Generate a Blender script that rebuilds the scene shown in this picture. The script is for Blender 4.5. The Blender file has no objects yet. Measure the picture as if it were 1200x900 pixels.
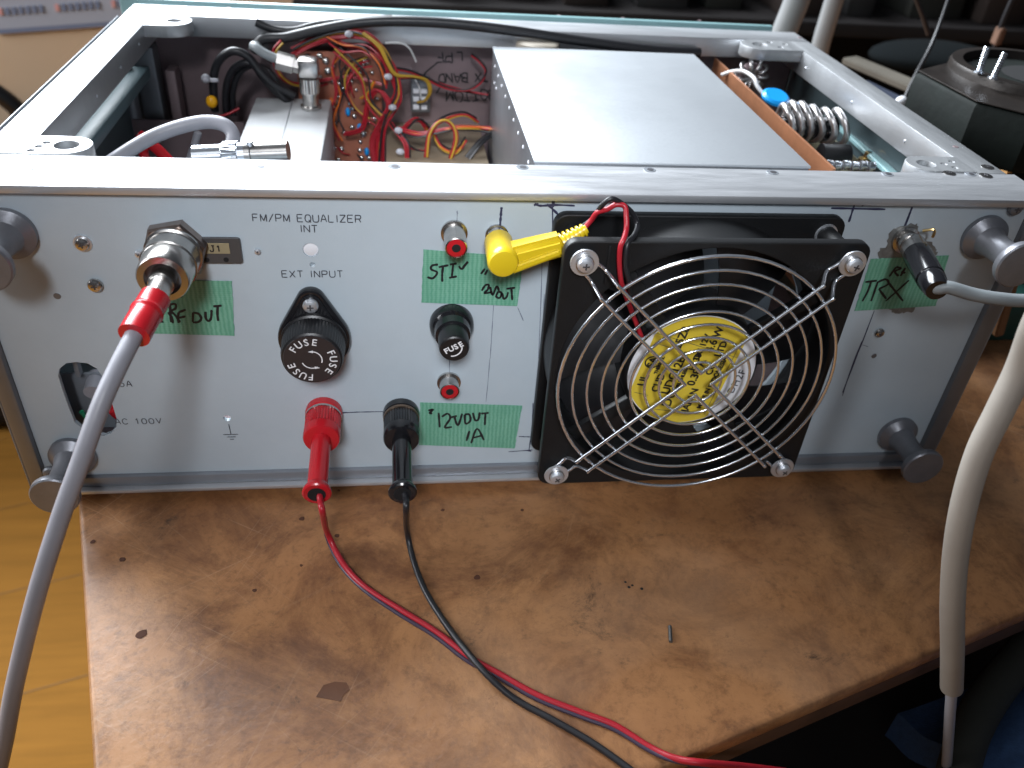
import bpy, bmesh, math, random
from mathutils import Vector, Matrix
random.seed(7)
PI = math.pi
S = bpy.context.scene
COL = S.collection

# ---------------------------------------------------------------- camera
cd = bpy.data.cameras.new('camera'); cam = bpy.data.objects.new('camera', cd); COL.objects.link(cam)
cd.sensor_width = 36; cd.lens = 29.439; cd.clip_start = 0.01; cd.clip_end = 50
M = (Matrix(((0.990783, 0.015585, -0.134562), (-0.117567, 0.592363, -0.797047), (0.067288, 0.805521, 0.588735)))).to_4x4(); M.translation = Vector((-0.12086, -0.29781, 0.19562)); cam.matrix_world = M
cd.dof.use_dof = True; cd.dof.focus_distance = 0.335; cd.dof.aperture_fstop = 13
S.camera = cam
# ---------------------------------------------------------------- world, lamps, exposure
w = bpy.data.worlds.new('World'); S.world = w; w.use_nodes = True
bg = w.node_tree.nodes['Background']
bg.inputs[0].default_value = (0.70, 0.77, 0.92, 1); bg.inputs[1].default_value = 0.07
S.view_settings.view_transform = 'Standard'; S.view_settings.look = 'None'
S.view_settings.exposure = 0.0; S.view_settings.gamma = 1

def area(name, loc, target, sx, sy, power, color):
    l = bpy.data.lights.new(name, 'AREA'); l.shape = 'RECTANGLE'; l.size = sx; l.size_y = sy
    l.energy = power; l.color = color
    o = bpy.data.objects.new(name, l); COL.objects.link(o); o.location = loc
    o.rotation_euler = (Vector(target) - Vector(loc)).to_track_quat('-Z', 'Y').to_euler()
    return o
area('window_light', (-1.55, 2.55, 2.25), (-0.12, 0.0, 0.0), 2.4, 2.4, 500, (0.88, 0.94, 1.0))
def spot(name, loc, target, power, size, radius, color, blend=1.0):
    l = bpy.data.lights.new(name, 'SPOT'); l.energy = power; l.color = color; l.spot_size = math.radians(size)
    l.spot_blend = blend; l.shadow_soft_size = radius
    o = bpy.data.objects.new(name, l); COL.objects.link(o); o.location = loc
    o.rotation_euler = (Vector(target) - Vector(loc)).to_track_quat('-Z', 'Y').to_euler()
spot('front_lamp', (-0.18, -0.85, 0.72), (-0.092, 0.0, 0.056), 58, 21.5, 0.13, (0.91, 0.945, 1.0))
area('front_fill_light', (-0.75, -1.35, 1.15), (-0.1, 0.0, 0.0), 0.9, 0.8, 2.6, (0.93, 0.96, 1.0))  # added fill from the front, gives the guard wires their highlights
area('left_fill_light', (-2.1, 0.30, 0.95), (-0.45, 0.45, -0.1), 1.1, 1.0, 42, (0.93, 0.96, 1.0))  # added fill from the left, brightens the tan wall and floor

# ---------------------------------------------------------------- materials
def mat(name, color, rough=0.5, metal=0.0, var=0.0, vscale=40, dark=None, bump=0.0, bscale=300, stretch=None,
        coat=0.0, spec=0.5, trans=0.0, emit=None, roughvar=0.0, sss=0):
    m = bpy.data.materials.new(name); m.use_nodes = True
    nt = m.node_tree; N = nt.nodes; L = nt.links; b = N['Principled BSDF']
    b.inputs['Base Color'].default_value = (*color, 1); b.inputs['Roughness'].default_value = rough
    b.inputs['Metallic'].default_value = metal; b.inputs['Specular IOR Level'].default_value = spec
    b.inputs['Coat Weight'].default_value = coat; b.inputs['Transmission Weight'].default_value = trans
    tc = N.new('ShaderNodeTexCoord'); mp = N.new('ShaderNodeMapping'); L.new(tc.outputs['Object'], mp.inputs[0])
    if stretch: mp.inputs['Scale'].default_value = stretch
    if var or roughvar:
        n = N.new('ShaderNodeTexNoise'); n.inputs['Scale'].default_value = vscale; n.inputs['Detail'].default_value = 6
        n.inputs['Roughness'].default_value = 0.65
        L.new(mp.outputs[0], n.inputs['Vector'])
        r = N.new('ShaderNodeMapRange'); r.inputs[1].default_value = 0.3; r.inputs[2].default_value = 0.72
        L.new(n.outputs[0], r.inputs[0])
        if var:
            mx = N.new('ShaderNodeMix'); mx.data_type = 'RGBA'
            dk = dark or tuple(c*(1-var) for c in color)
            mx.inputs[6].default_value = (*dk, 1); mx.inputs[7].default_value = (*color, 1)
            L.new(r.outputs[0], mx.inputs[0]); L.new(mx.outputs[2], b.inputs['Base Color'])
        if roughvar:
            r2 = N.new('ShaderNodeMapRange'); r2.inputs[1].default_value = 0.3; r2.inputs[2].default_value = 0.7
            r2.inputs[3].default_value = rough + roughvar; r2.inputs[4].default_value = max(0.05, rough - roughvar)
            L.new(n.outputs[0], r2.inputs[0]); L.new(r2.outputs[0], b.inputs['Roughness'])
    if bump:
        n2 = N.new('ShaderNodeTexNoise'); n2.inputs['Scale'].default_value = bscale; n2.inputs['Detail'].default_value = 4
        L.new(mp.outputs[0], n2.inputs['Vector'])
        bp = N.new('ShaderNodeBump'); bp.inputs['Strength'].default_value = bump; bp.inputs['Distance'].default_value = 0.0005
        L.new(n2.outputs[0], bp.inputs['Height']); L.new(bp.outputs[0], b.inputs['Normal'])
    return m

def panel_paint():
    m = mat('grey_blue_panel_paint', (0.475, 0.55, 0.605), 0.42, 0.0, var=0.10, vscale=22, bump=0.08, bscale=900, roughvar=0.08)
    nt = m.node_tree; N = nt.nodes; L = nt.links; b = N['Principled BSDF']
    # grime: faint large smudges and thin scratches
    src = b.inputs['Base Color'].links[0].from_socket
    tc = N.new('ShaderNodeTexCoord'); mp = N.new('ShaderNodeMapping'); mp.inputs['Scale'].default_value = (9, 9, 60)
    mp.inputs['Rotation'].default_value = (0, 0.5, 0)
    L.new(tc.outputs['Object'], mp.inputs[0])
    n = N.new('ShaderNodeTexNoise'); n.inputs['Scale'].default_value = 3; n.inputs['Detail'].default_value = 8; n.inputs['Roughness'].default_value = .75
    L.new(mp.outputs[0], n.inputs[0])
    r = N.new('ShaderNodeMapRange'); r.inputs[1].default_value = .62; r.inputs[2].default_value = .8; r.inputs[4].default_value = .25
    L.new(n.outputs[0], r.inputs[0])
    mx = N.new('ShaderNodeMix'); mx.data_type = 'RGBA'; mx.inputs[7].default_value = (.3, .33, .34, 1)
    L.new(r.outputs[0], mx.inputs[0]); L.new(src, mx.inputs[6]); L.new(mx.outputs[2], b.inputs['Base Color'])
    return m

def desk_mat():
    m = bpy.data.materials.new('worn_brown_desk_board'); m.use_nodes = True
    nt = m.node_tree; N = nt.nodes; L = nt.links; b = N['Principled BSDF']
    tc = N.new('ShaderNodeTexCoord')
    def noise(scale, detail=8, rough=.65, sc=None, rot=None, dist=0):
        mp = N.new('ShaderNodeMapping'); L.new(tc.outputs['Object'], mp.inputs[0])
        if sc: mp.vector_type = 'TEXTURE'; mp.inputs['Scale'].default_value = tuple(1/q for q in sc)
        if rot: mp.inputs['Rotation'].default_value = (0, 0, rot)
        n = N.new('ShaderNodeTexNoise'); n.inputs['Scale'].default_value = scale; n.inputs['Detail'].default_value = detail
        n.inputs['Roughness'].default_value = rough; n.inputs['Distortion'].default_value = dist
        L.new(mp.outputs[0], n.inputs['Vector']); return n.outputs[0]
    def rng(s, a, b_, c=0, d=1):
        r = N.new('ShaderNodeMapRange'); r.inputs[1].default_value = a; r.inputs[2].default_value = b_
        r.inputs[3].default_value = c; r.inputs[4].default_value = d; L.new(s, r.inputs[0]); return r.outputs[0]
    def mix(f, a, c, mode='MIX'):
        x = N.new('ShaderNodeMix'); x.data_type = 'RGBA'; x.blend_type = mode; L.new(f, x.inputs[0])
        for i, v in ((6, a), (7, c)):
            if isinstance(v, tuple): x.inputs[i].default_value = (*v, 1)
            else: L.new(v, x.inputs[i])
        return x.outputs[2]
    c = mix(rng(noise(8), .36, .66), (.255, .108, .042), (.445, .215, .088))
    c = mix(rng(noise(19, 12, .76, dist=.7), .45, .63, 0, .80), c, (.120, .046, .020))          # dark worn blotches
    c = mix(rng(noise(65, 10, .8, dist=.3), .50, .68, 0, .65), c, (.115, .046, .020))
    c = mix(rng(noise(190, 6, .75), .52, .70, 0, .5), c, (.10, .045, .024))
    c = mix(rng(noise(7.5, 6, .6), .50, .74, 0, .45), c, (.55, .33, .19))
    c = mix(rng(noise(30, 12, .82, dist=.4), .58, .68, 0, .85), c, (.045, .028, .020))
    msk = rng(noise(6, 4, .6), .50, .62)
    for k, rot in enumerate((.55, -.8, 1.2, .95, -.55, .75)):                                            # long thin scratches
        sc_ = rng(noise(2.2+.7*k, 3, .5, (2.2, 150, 2), rot, .10), .655, .70, 0, .28)
        mm = N.new('ShaderNodeMath'); mm.operation = 'MULTIPLY'; L.new(sc_, mm.inputs[0]); L.new(msk, mm.inputs[1])
        c = mix(mm.outputs[0], c, (.52, .33, .20))
    L.new(c, b.inputs['Base Color'])
    rr = rng(noise(18, 8), .3, .7, .50, .34); L.new(rr, b.inputs['Roughness'])
    b.inputs['Specular IOR Level'].default_value = .45
    bp = N.new('ShaderNodeBump'); bp.inputs['Strength'].default_value = .35; bp.inputs['Distance'].default_value = .0006
    L.new(noise(220, 6, .7), bp.inputs['Height']); L.new(bp.outputs[0], b.inputs['Normal'])
    return m

def tape_mat(name, col, dark, freq):
    m = bpy.data.materials.new(name); m.use_nodes = True
    nt = m.node_tree; N = nt.nodes; L = nt.links; b = N['Principled BSDF']
    b.inputs['Roughness'].default_value = .38
    tc = N.new('ShaderNodeTexCoord')
    w1 = N.new('ShaderNodeTexWave'); w1.bands_direction = 'X'; w1.inputs['Scale'].default_value = freq; w1.inputs['Distortion'].default_value = 2.2; w1.inputs['Detail Scale'].default_value = 3
    w2 = N.new('ShaderNodeTexWave'); w2.bands_direction = 'Z'; w2.inputs['Scale'].default_value = freq*1.9; w2.inputs['Distortion'].default_value = .4
    for x in (w1, w2): L.new(tc.outputs['Object'], x.inputs['Vector'])
    mu = N.new('ShaderNodeMath'); mu.operation = 'MULTIPLY_ADD'; mu.inputs[1].default_value = .35
    L.new(w2.outputs['Fac'], mu.inputs[0]); L.new(w1.outputs['Fac'], mu.inputs[2])
    n = N.new('ShaderNodeTexNoise'); n.inputs['Scale'].default_value = 90; L.new(tc.outputs['Object'], n.inputs['Vector'])
    ad = N.new('ShaderNodeMath'); ad.operation = 'MULTIPLY'; L.new(mu.outputs[0], ad.inputs[0]); L.new(n.outputs[0], ad.inputs[1])
    r = N.new('ShaderNodeMapRange'); r.inputs[1].default_value = .05; r.inputs[2].default_value = .75; L.new(ad.outputs[0], r.inputs[0])
    mx = N.new('ShaderNodeMix'); mx.data_type = 'RGBA'; mx.inputs[6].default_value = (*dark, 1); mx.inputs[7].default_value = (*col, 1)
    L.new(r.outputs[0], mx.inputs[0]); L.new(mx.outputs[2], b.inputs['Base Color'])
    bp = N.new('ShaderNodeBump'); bp.inputs['Strength'].default_value = .4; bp.inputs['Distance'].default_value = .0002
    L.new(w1.outputs['Fac'], bp.inputs['Height']); L.new(bp.outputs[0], b.inputs['Normal'])
    return m

m_panel = panel_paint()
m_alu = mat('satin_aluminium', (.60, .615, .64), .44, .72, var=.10, vscale=30, bump=.10, bscale=500, stretch=(1, 8, 1), roughvar=.10)
m_alu2 = mat('side_rail_aluminium', (.47, .485, .50), .44, .70, var=.12, vscale=30, bump=.10, bscale=500, stretch=(8, 1, 1), roughvar=.10)
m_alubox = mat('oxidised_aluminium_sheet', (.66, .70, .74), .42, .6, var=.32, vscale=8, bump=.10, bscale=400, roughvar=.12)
m_white = mat('white_box_paint', (.50, .51, .52), .45, .0, var=.06, vscale=30)
m_darkalu = mat('anodised_side_strip', (.22, .23, .25), .42, .6, var=.15)
m_dullalu = mat('dull_grey_rail', (.26, .28, .31), .45, .4, var=.15)
m_foot = mat('cast_grey_foot', (.24, .245, .27), .36, .55, var=.18, vscale=120, bump=.15, bscale=800)
m_inner = mat('dull_inner_metal', (.27, .20, .21), .48, .35, var=.35, vscale=16)
m_innertan = mat('inner_chromate_plate', (.42, .34, .24), .5, .3, var=.3, vscale=18)
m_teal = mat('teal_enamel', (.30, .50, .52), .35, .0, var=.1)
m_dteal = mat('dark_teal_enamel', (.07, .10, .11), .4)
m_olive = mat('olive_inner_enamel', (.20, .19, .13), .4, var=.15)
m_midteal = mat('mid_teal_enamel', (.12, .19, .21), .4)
m_black = mat('black_plastic', (.012, .012, .014), .38, 0, var=.3, bump=.05)
m_fan = mat('matt_black_fan_plastic', (.0085, .009, .010), .48, 0, spec=.35, var=.25, vscale=60, bump=.12, bscale=1200)
m_gloss = mat('glossy_black_plastic', (.010, .010, .012), .16)
m_chrome = mat('bright_steel_wire', (.78, .82, .88), .20, .92)
m_nickel = mat('nickel_plate', (.55, .53, .51), .26, 1.0, var=.2, vscale=200)
m_brown_nickel = mat('tarnished_hex_nut', (.36, .29, .26), .32, 1.0, var=.25, vscale=200)
m_screw = mat('zinc_screw', (.72, .75, .80), .38, .8)
m_slot = mat('screw_recess_shadow_metal', (.10, .10, .11), .5, .6)
m_coilwire = mat('tinned_coil_wire', (.72, .70, .70), .30, .9)
m_oldgold = mat('dull_bronze_ring', (.20, .14, .10), .4, .8)
m_gold = mat('brass', (.75, .55, .25), .3, 1.0)
m_red = mat('red_plastic', (.50, .012, .020), .26, 0, var=.08)
m_redwire = mat('red_wire_insulation', (.40, .014, .026), .38)
m_blackwire = mat('black_wire_insulation', (.016, .016, .019), .40)
m_greywire = mat('grey_cable_jacket', (.31, .31, .345), .42, 0, var=.10, vscale=60)
m_greywire2 = mat('mid_grey_cable_jacket', (.20, .22, .23), .42, 0, var=.08)
m_hose = mat('cream_grey_tube', (.27, .245, .215), .55, 0, var=.12, vscale=70)
m_yellow = mat('yellow_plug_plastic', (.68, .49, .015), .30, 0, var=.04)
m_ywire = mat('yellow_wire_insulation', (.50, .30, .03), .4)
m_owire = mat('orange_wire_insulation', (.65, .14, .02), .4)
m_wwire = mat('white_wire_insulation', (.7, .7, .7), .4)
m_ink = mat('black_marker_ink', (.012, .012, .016), .45)
m_bink = mat('blue_black_marker_ink', (.030, .032, .075), .5)
m_pencil = mat('faint_pencil_line', (.16, .18, .24), .6)
m_print = mat('grey_engraved_print', (.050, .055, .07), .5)
m_wprint = mat('white_print', (.78, .78, .80), .5)
m_tape = tape_mat('green_masking_tape', (.20, .455, .33), (.11, .33, .225), 175)
m_lyellow = mat('yellow_label_paper', (.72, .54, .05), .35, var=.05)
m_lwhite = mat('white_label_paper', (.75, .76, .80), .4)
m_pcb = mat('copper_brown_circuit_board', (.42, .15, .09), .42, .15, var=.3, vscale=60)
m_copper = mat('bare_copper_clad', (.80, .36, .19), .38, .75, var=.25, vscale=40)
m_solder = mat('solder', (.75, .74, .72), .25, 1.0)
m_blue = mat('blue_epoxy', (.01, .30, .75), .3)
m_desk = desk_mat()
m_deskedge = mat('dark_desk_edge', (.10, .05, .03), .6, var=.4, vscale=60)
m_floor = mat('yellow_wooden_floor', (.30, .135, .022), .85, 0, spec=.15, var=.25, vscale=5, stretch=(1, 12, 1), bump=.1, bscale=40)
m_wall = mat('tan_board', (.74, .54, .36), .8, var=.06, vscale=5)
m_paper = mat('calendar_paper', (.44, .47, .56), .7)
m_cal = mat('calendar_blue_print', (.20, .24, .36), .7)
m_calred = mat('calendar_red_print', (.75, .38, .36), .7)
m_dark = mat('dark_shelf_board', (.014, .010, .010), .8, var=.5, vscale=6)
m_cast = mat('green_black_cast_iron', (.006, .011, .009), .7, .1, spec=.3, var=.6, vscale=30, bump=.5, bscale=160)
m_castbrown = mat('rusty_brown_machined_top', (.035, .028, .024), .40, .4, var=.5, vscale=50, bump=.3, bscale=300)
m_post = mat('pale_grey_post', (.26, .27, .275), .5, var=.1)
m_cloth = mat('blue_denim_cloth', (.05, .11, .25), .85, var=.3, vscale=300, bump=.6, bscale=900)
m_strap = mat('dark_olive_strap', (.035, .035, .028), .8, bump=.4)
m_tie = mat('white_nylon', (.55, .55, .60), .35, trans=.2)
m_scraped = mat('scraped_bare_metal', (.26, .27, .27), .45, .45, var=.4, vscale=300)
m_hole = mat('dark_void', (.006, .006, .007), .8)
m_stain = mat('brown_stain', (.15, .055, .020), .4, var=.3, vscale=150)

# ---------------------------------------------------------------- builders
def finish_mesh(name, verts, faces, smooth=35):
    me = bpy.data.meshes.new(name); me.from_pydata([tuple(v) for v in verts], [], faces); me.update()
    if smooth is not None:
        me.shade_smooth(); me.set_sharp_from_angle(angle=math.radians(smooth))
    return me
def bm_mesh(name, bm, smooth=35):
    me = bpy.data.meshes.new(name); bm.normal_update(); bm.to_mesh(me); bm.free()
    if smooth is not None:
        me.shade_smooth(); me.set_sharp_from_angle(angle=math.radians(smooth))
    return me
def join(name, meshes, smooth=35):
    V = []; F = []
    for me in meshes:
        o = len(V); V += [v.co.copy() for v in me.vertices]; F += [tuple(i+o for i in p.vertices) for p in me.polygons]
    return finish_mesh(name, V, F, smooth)
def box(x0, x1, y0, y1, z0, z1, bev=0.0, seg=2):
    bm = bmesh.new(); bmesh.ops.create_cube(bm, size=1)
    for v in bm.verts:
        v.co = Vector(((x0+x1)/2 + v.co.x*(x1-x0), (y0+y1)/2 + v.co.y*(y1-y0), (z0+z1)/2 + v.co.z*(z1-z0)))
    if bev: bmesh.ops.bevel(bm, geom=list(bm.edges), offset=bev, segments=seg, affect='EDGES', profile=.5)
    return bm_mesh('box', bm)
def frame_of(d):
    d = Vector(d).normalized(); u = Vector((0, 0, 1)) if abs(d.z) < .9 else Vector((1, 0, 0))
    a = d.cross(u).normalized(); return d, a, d.cross(a).normalized()
def lathe(c, d, prof, seg=32, knurl=None, hexs=None, phase=0):
    """profile = [(distance along d, radius), ...]; knurl = (i0, i1, teeth, depth) on profile indices"""
    c = Vector(c); d, a, b = frame_of(d)
    if knurl: seg = knurl[2]*2
    V = []; F = []
    for i, (t, r) in enumerate(prof):
        for k in range(seg):
            an = 2*PI*k/seg + phase; rr = r
            if knurl and knurl[0] <= i <= knurl[1] and k % 2: rr = r - knurl[3]
            V.append(c + d*t + (a*math.cos(an) + b*math.sin(an))*rr)
    n = len(prof)
    for i in range(n-1):
        for k in range(seg):
            F.append((i*seg+k, i*seg+(k+1) % seg, (i+1)*seg+(k+1) % seg, (i+1)*seg+k))
    F.append(tuple(range(seg-1, -1, -1))); F.append(tuple((n-1)*seg+k for k in range(seg)))
    me = finish_mesh('lathe', V, F, 30 if not hexs else 20)
    return me
def hexnut(c, d, r, h, phase=0, bore=0):
    m1 = lathe(c, d, [(0, r), (h*.8, r), (h, r*.93)], 6, hexs=True, phase=phase); return m1
def smooth_path(P, n=6, closed=False):
    P = [Vector(p) for p in P]
    if len(P) < 3: return P
    out = []; m = len(P)
    R_ = range(m) if closed else range(m-1)
    for i in R_:
        if closed: p0, p1, p2, p3 = P[(i-1) % m], P[i], P[(i+1) % m], P[(i+2) % m]
        else: p0, p1, p2, p3 = P[max(i-1, 0)], P[i], P[i+1], P[min(i+2, m-1)]
        for k in range(n):
            t = k/n
            out.append(.5*((2*p1) + (p2-p0)*t + (2*p0-5*p1+4*p2-p3)*t*t + (3*p1-p0-3*p2+p3)*t**3))
    if not closed: out.append(P[-1])
    return out
def tube(P, r, seg=10, n=6, closed=False, smooth=True, ribs=None, flat=None):
    Q = smooth_path(P, n, closed) if smooth else [Vector(p) for p in P]
    m = len(Q); V = []; F = []
    T = []
    for i in range(m):
        if closed: t = Q[(i+1) % m] - Q[i-1]
        else: t = Q[min(i+1, m-1)] - Q[max(i-1, 0)]
        T.append(t.normalized())
    u = Vector((0, 0, 1)) if abs(T[0].z) < .9 else Vector((1, 0, 0))
    a = T[0].cross(u).normalized()
    for i in range(m):
        a = (a - T[i]*a.dot(T[i])).normalized(); b = T[i].cross(a)
        rr = r(i/(m-1)) if callable(r) else r
        for k in range(seg):
            an = 2*PI*k/seg; V.append(Q[i] + (a*math.cos(an) + b*math.sin(an))*rr)
    for i in range(m if closed else m-1):
        j = (i+1) % m
        for k in range(seg):
            F.append((i*seg+k, i*seg+(k+1) % seg, j*seg+(k+1) % seg, j*seg+k))
    if not closed:
        F.append(tuple(range(seg-1, -1, -1))); F.append(tuple((m-1)*seg+k for k in range(seg)))
    return finish_mesh('tube', V, F, 50)
def ball(c, r, sc=(1, 1, 1), u=14, v=9):
    bm = bmesh.new(); bmesh.ops.create_uvsphere(bm, u_segments=u, v_segments=v, radius=r)
    for q in bm.verts: q.co = Vector((q.co.x*sc[0], q.co.y*sc[1], q.co.z*sc[2])) + Vector(c)
    return bm_mesh('ball', bm, 80)
def plate(outline, holes, y0, y1, bev=0.0, axis='y'):
    """flat plate with holes; outline in (x, z), thickness from y0 (front) to y1"""
    cu = bpy.data.curves.new('c', 'CURVE'); cu.dimensions = '2D'; cu.fill_mode = 'BOTH'
    for L_ in [outline]+list(holes):
        sp = cu.splines.new('POLY'); sp.points.add(len(L_)-1); sp.use_cyclic_u = True
        for i, p in enumerate(L_): sp.points[i].co = (p[0], p[1], 0, 1)
    th = abs(y1-y0); cu.extrude = th/2 - bev; cu.bevel_depth = bev; cu.bevel_resolution = 1
    if bev: cu.offset = -bev
    o = bpy.data.objects.new('c', cu); COL.objects.link(o)
    dg = bpy.context.evaluated_depsgraph_get(); me = bpy.data.meshes.new_from_object(o.evaluated_get(dg))
    bpy.data.objects.remove(o)
    mid = (y0+y1)/2
    for v in me.vertices:
        x, z, d = v.co
        v.co = (x, mid - d, z) if axis == 'y' else (x, z, mid + d)
    me.materials.clear(); me.shade_smooth(); me.set_sharp_from_angle(angle=math.radians(30))
    return me
def circ(cx, cz, r, n=32, a0=0, a1=2*PI, close=False):
    return [(cx + r*math.cos(a0+(a1-a0)*k/n), cz + r*math.sin(a0+(a1-a0)*k/n)) for k in range(n + (1 if close else 0))]
def rrect(x0, x1, z0, z1, r, n=5):
    P = []
    for cx, cz, a in ((x1-r, z0+r, -PI/2), (x1-r, z1-r, 0), (x0+r, z1-r, PI/2), (x0+r, z0+r, PI)):
        P += circ(cx, cz, r, n, a, a+PI/2, True)
    return P
def hull2(c1, r1, c2, r2, n=20):
    pts = circ(*c1, r1, 40)+circ(*c2, r2, 60); pts = sorted(set(pts))
    def half(ps):
        h = []
        for p in ps:
            while len(h) > 1 and (h[-1][0]-h[-2][0])*(p[1]-h[-2][1]) - (h[-1][1]-h[-2][1])*(p[0]-h[-2][0]) <= 0: h.pop()
            h.append(p)
        return h
    lo = half(pts); up = half(pts[::-1]); return lo[:-1]+up[:-1]
def poly_sheet(P, thick=.0002, up=(0, -1, 0)):
    """thin solid sheet from a planar 3D polygon"""
    P = [Vector(p) for p in P]; u = Vector(up)*thick; n = len(P)
    V = P + [p+u for p in P]
    F = [tuple(range(n)), tuple(range(2*n-1, n-1, -1))] + [(i, (i+1) % n, n+(i+1) % n, n+i) for i in range(n)]
    me = finish_mesh('sheet', V, F, None)
    bm = bmesh.new(); bm.from_mesh(me); bmesh.ops.recalc_face_normals(bm, faces=bm.faces); bm.to_mesh(me); bm.free(); return me
def stroke_mesh(strokes, w_, y=-.0005, th=.00012, jit=0.15):
    """pen strokes: list of (x,z) polylines -> thin flat ribbons lying on the panel"""
    V = []; F = []
    for si, s in enumerate(strokes):
        Q = smooth_path([(p[0], 0, p[1]) for p in s], 5) if len(s) > 2 else [Vector((s[0][0]+(s[1][0]-s[0][0])*t/6, 0, s[0][1]+(s[1][1]-s[0][1])*t/6)) for t in range(7)]
        m = len(Q); o = len(V); yy = y - .00003*(si % 7)
        for i in range(m):
            t = (Q[min(i+1, m-1)] - Q[max(i-1, 0)]); t = t.normalized() if t.length > 1e-7 else Vector((1, 0, 0))
            nrm = Vector((t.z, 0, -t.x)); h = w_/2*(1+random.uniform(-jit, jit))*(.75 if i in (0, m-1) else 1)
            for sgn, dy in ((1, 0), (-1, 0), (-1, th), (1, th)): V.append(Vector((Q[i].x, yy+dy, Q[i].z)) + nrm*h*sgn)
        for i in range(m-1):
            for k in range(4):
                a = o+i*4+k; b = o+i*4+(k+1) % 4; F.append((a, b, b+4, a+4))
        F.append((o+3, o+2, o+1, o)); F.append((o+(m-1)*4, o+(m-1)*4+1, o+(m-1)*4+2, o+(m-1)*4+3))
    return finish_mesh('ink', V, F, None)
def text_mesh(body, size, extr=.00008, spacing=1.0, align='CENTER', offset=0):
    cu = bpy.data.curves.new('t', 'FONT'); cu.body = body; cu.size = size; cu.extrude = extr; cu.align_x = align
    cu.align_y = 'CENTER'; cu.space_character = spacing; cu.offset = offset; cu.resolution_u = 3
    o = bpy.data.objects.new('t', cu); COL.objects.link(o)
    dg = bpy.context.evaluated_depsgraph_get(); me = bpy.data.meshes.new_from_object(o.evaluated_get(dg))
    bpy.data.objects.remove(o); me.materials.clear(); return me
def text_on_front(body, size, x, y, z, rot=0, spacing=1.0, align='CENTER', offset=0, sx=1):
    me = text_mesh(body, size, spacing=spacing, align=align, offset=offset)
    me.transform(Matrix.Translation((x, y, z)) @ Matrix.Rotation(-rot, 4, 'Y') @ Matrix.Rotation(PI/2, 4, 'X') @ Matrix.Diagonal((sx, 1, 1, 1)))
    return me

# objects: a thing is an Empty (or a mesh) at its base; meshes are written in world coordinates and shifted to it
ORG = {}
def thing(name, label, cat, loc, group=None, rot=(0, 0, 0)):
    o = bpy.data.objects.new(name, None); COL.objects.link(o); o.empty_display_size = .01
    o.location = loc; o.rotation_euler = rot; o['label'] = label; o['category'] = cat
    if group: o['group'] = group
    ORG[o.name] = Vector(loc); return o
def part(name, me, m, parent, label=None, kind=None):
    if parent is not None and parent.name in ORG:
        off = ORG[parent.name]; me.transform(Matrix.Translation(-off))
    me.name = name; me.materials.clear(); me.materials.append(m)
    o = bpy.data.objects.new(name, me); COL.objects.link(o); o.parent = parent
    if parent is not None and parent.name in ORG: ORG[o.name] = off
    if label: o['label'] = label
    if kind: o['kind'] = kind
    return o
def single(name, me, m, label, cat, group=None, kind=None):
    # a thing of one mesh: origin to its box centre/bottom
    xs = [v.co.x for v in me.vertices]; ys = [v.co.y for v in me.vertices]; zs = [v.co.z for v in me.vertices]
    off = Vector(((min(xs)+max(xs))/2, (min(ys)+max(ys))/2, min(zs)))
    me.transform(Matrix.Translation(-off)); me.name = name; me.materials.clear(); me.materials.append(m)
    o = bpy.data.objects.new(name, me); COL.objects.link(o); o.location = off
    if kind: o['kind'] = kind
    if label: o['label'] = label
    if cat: o['category'] = cat
    if group: o['group'] = group
    return o
def inst(name, me, m, parent, loc, rot=(0, 0, 0), label=None):
    """a repeated part sharing its mesh (mesh in local coordinates)"""
    if not me.materials: me.materials.append(m)
    o = bpy.data.objects.new(name, me); COL.objects.link(o); o.parent = parent
    off = ORG.get(parent.name, Vector((0, 0, 0))); o.location = Vector(loc) - off; o.rotation_euler = rot
    ORG[o.name] = Vector(loc)
    if label: o['label'] = label
    return o

def rect_sweep(a, b, wa, ha, wb, hb, bev=.0012):
    a = Vector(a); b = Vector(b); d = (b-a).normalized(); s_ = Vector((0, 1, 0)); s_ = (s_ - d*s_.dot(d)).normalized(); u = d.cross(s_)
    bm = bmesh.new(); vs = []
    for c, w_, h_ in ((a, wa, ha), (b, wb, hb)):
        for i, j in ((-1, -1), (1, -1), (1, 1), (-1, 1)): vs.append(bm.verts.new(c + s_*w_*i/2 + u*h_*j/2))
    for f in ((0, 1, 2, 3), (7, 6, 5, 4), (0, 4, 5, 1), (1, 5, 6, 2), (2, 6, 7, 3), (3, 7, 4, 0)): bm.faces.new([vs[i] for i in f])
    bmesh.ops.recalc_face_normals(bm, faces=bm.faces); bmesh.ops.bevel(bm, geom=list(bm.edges), offset=bev, segments=3, affect='EDGES')
    return bm_mesh('sweep', bm)
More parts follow.
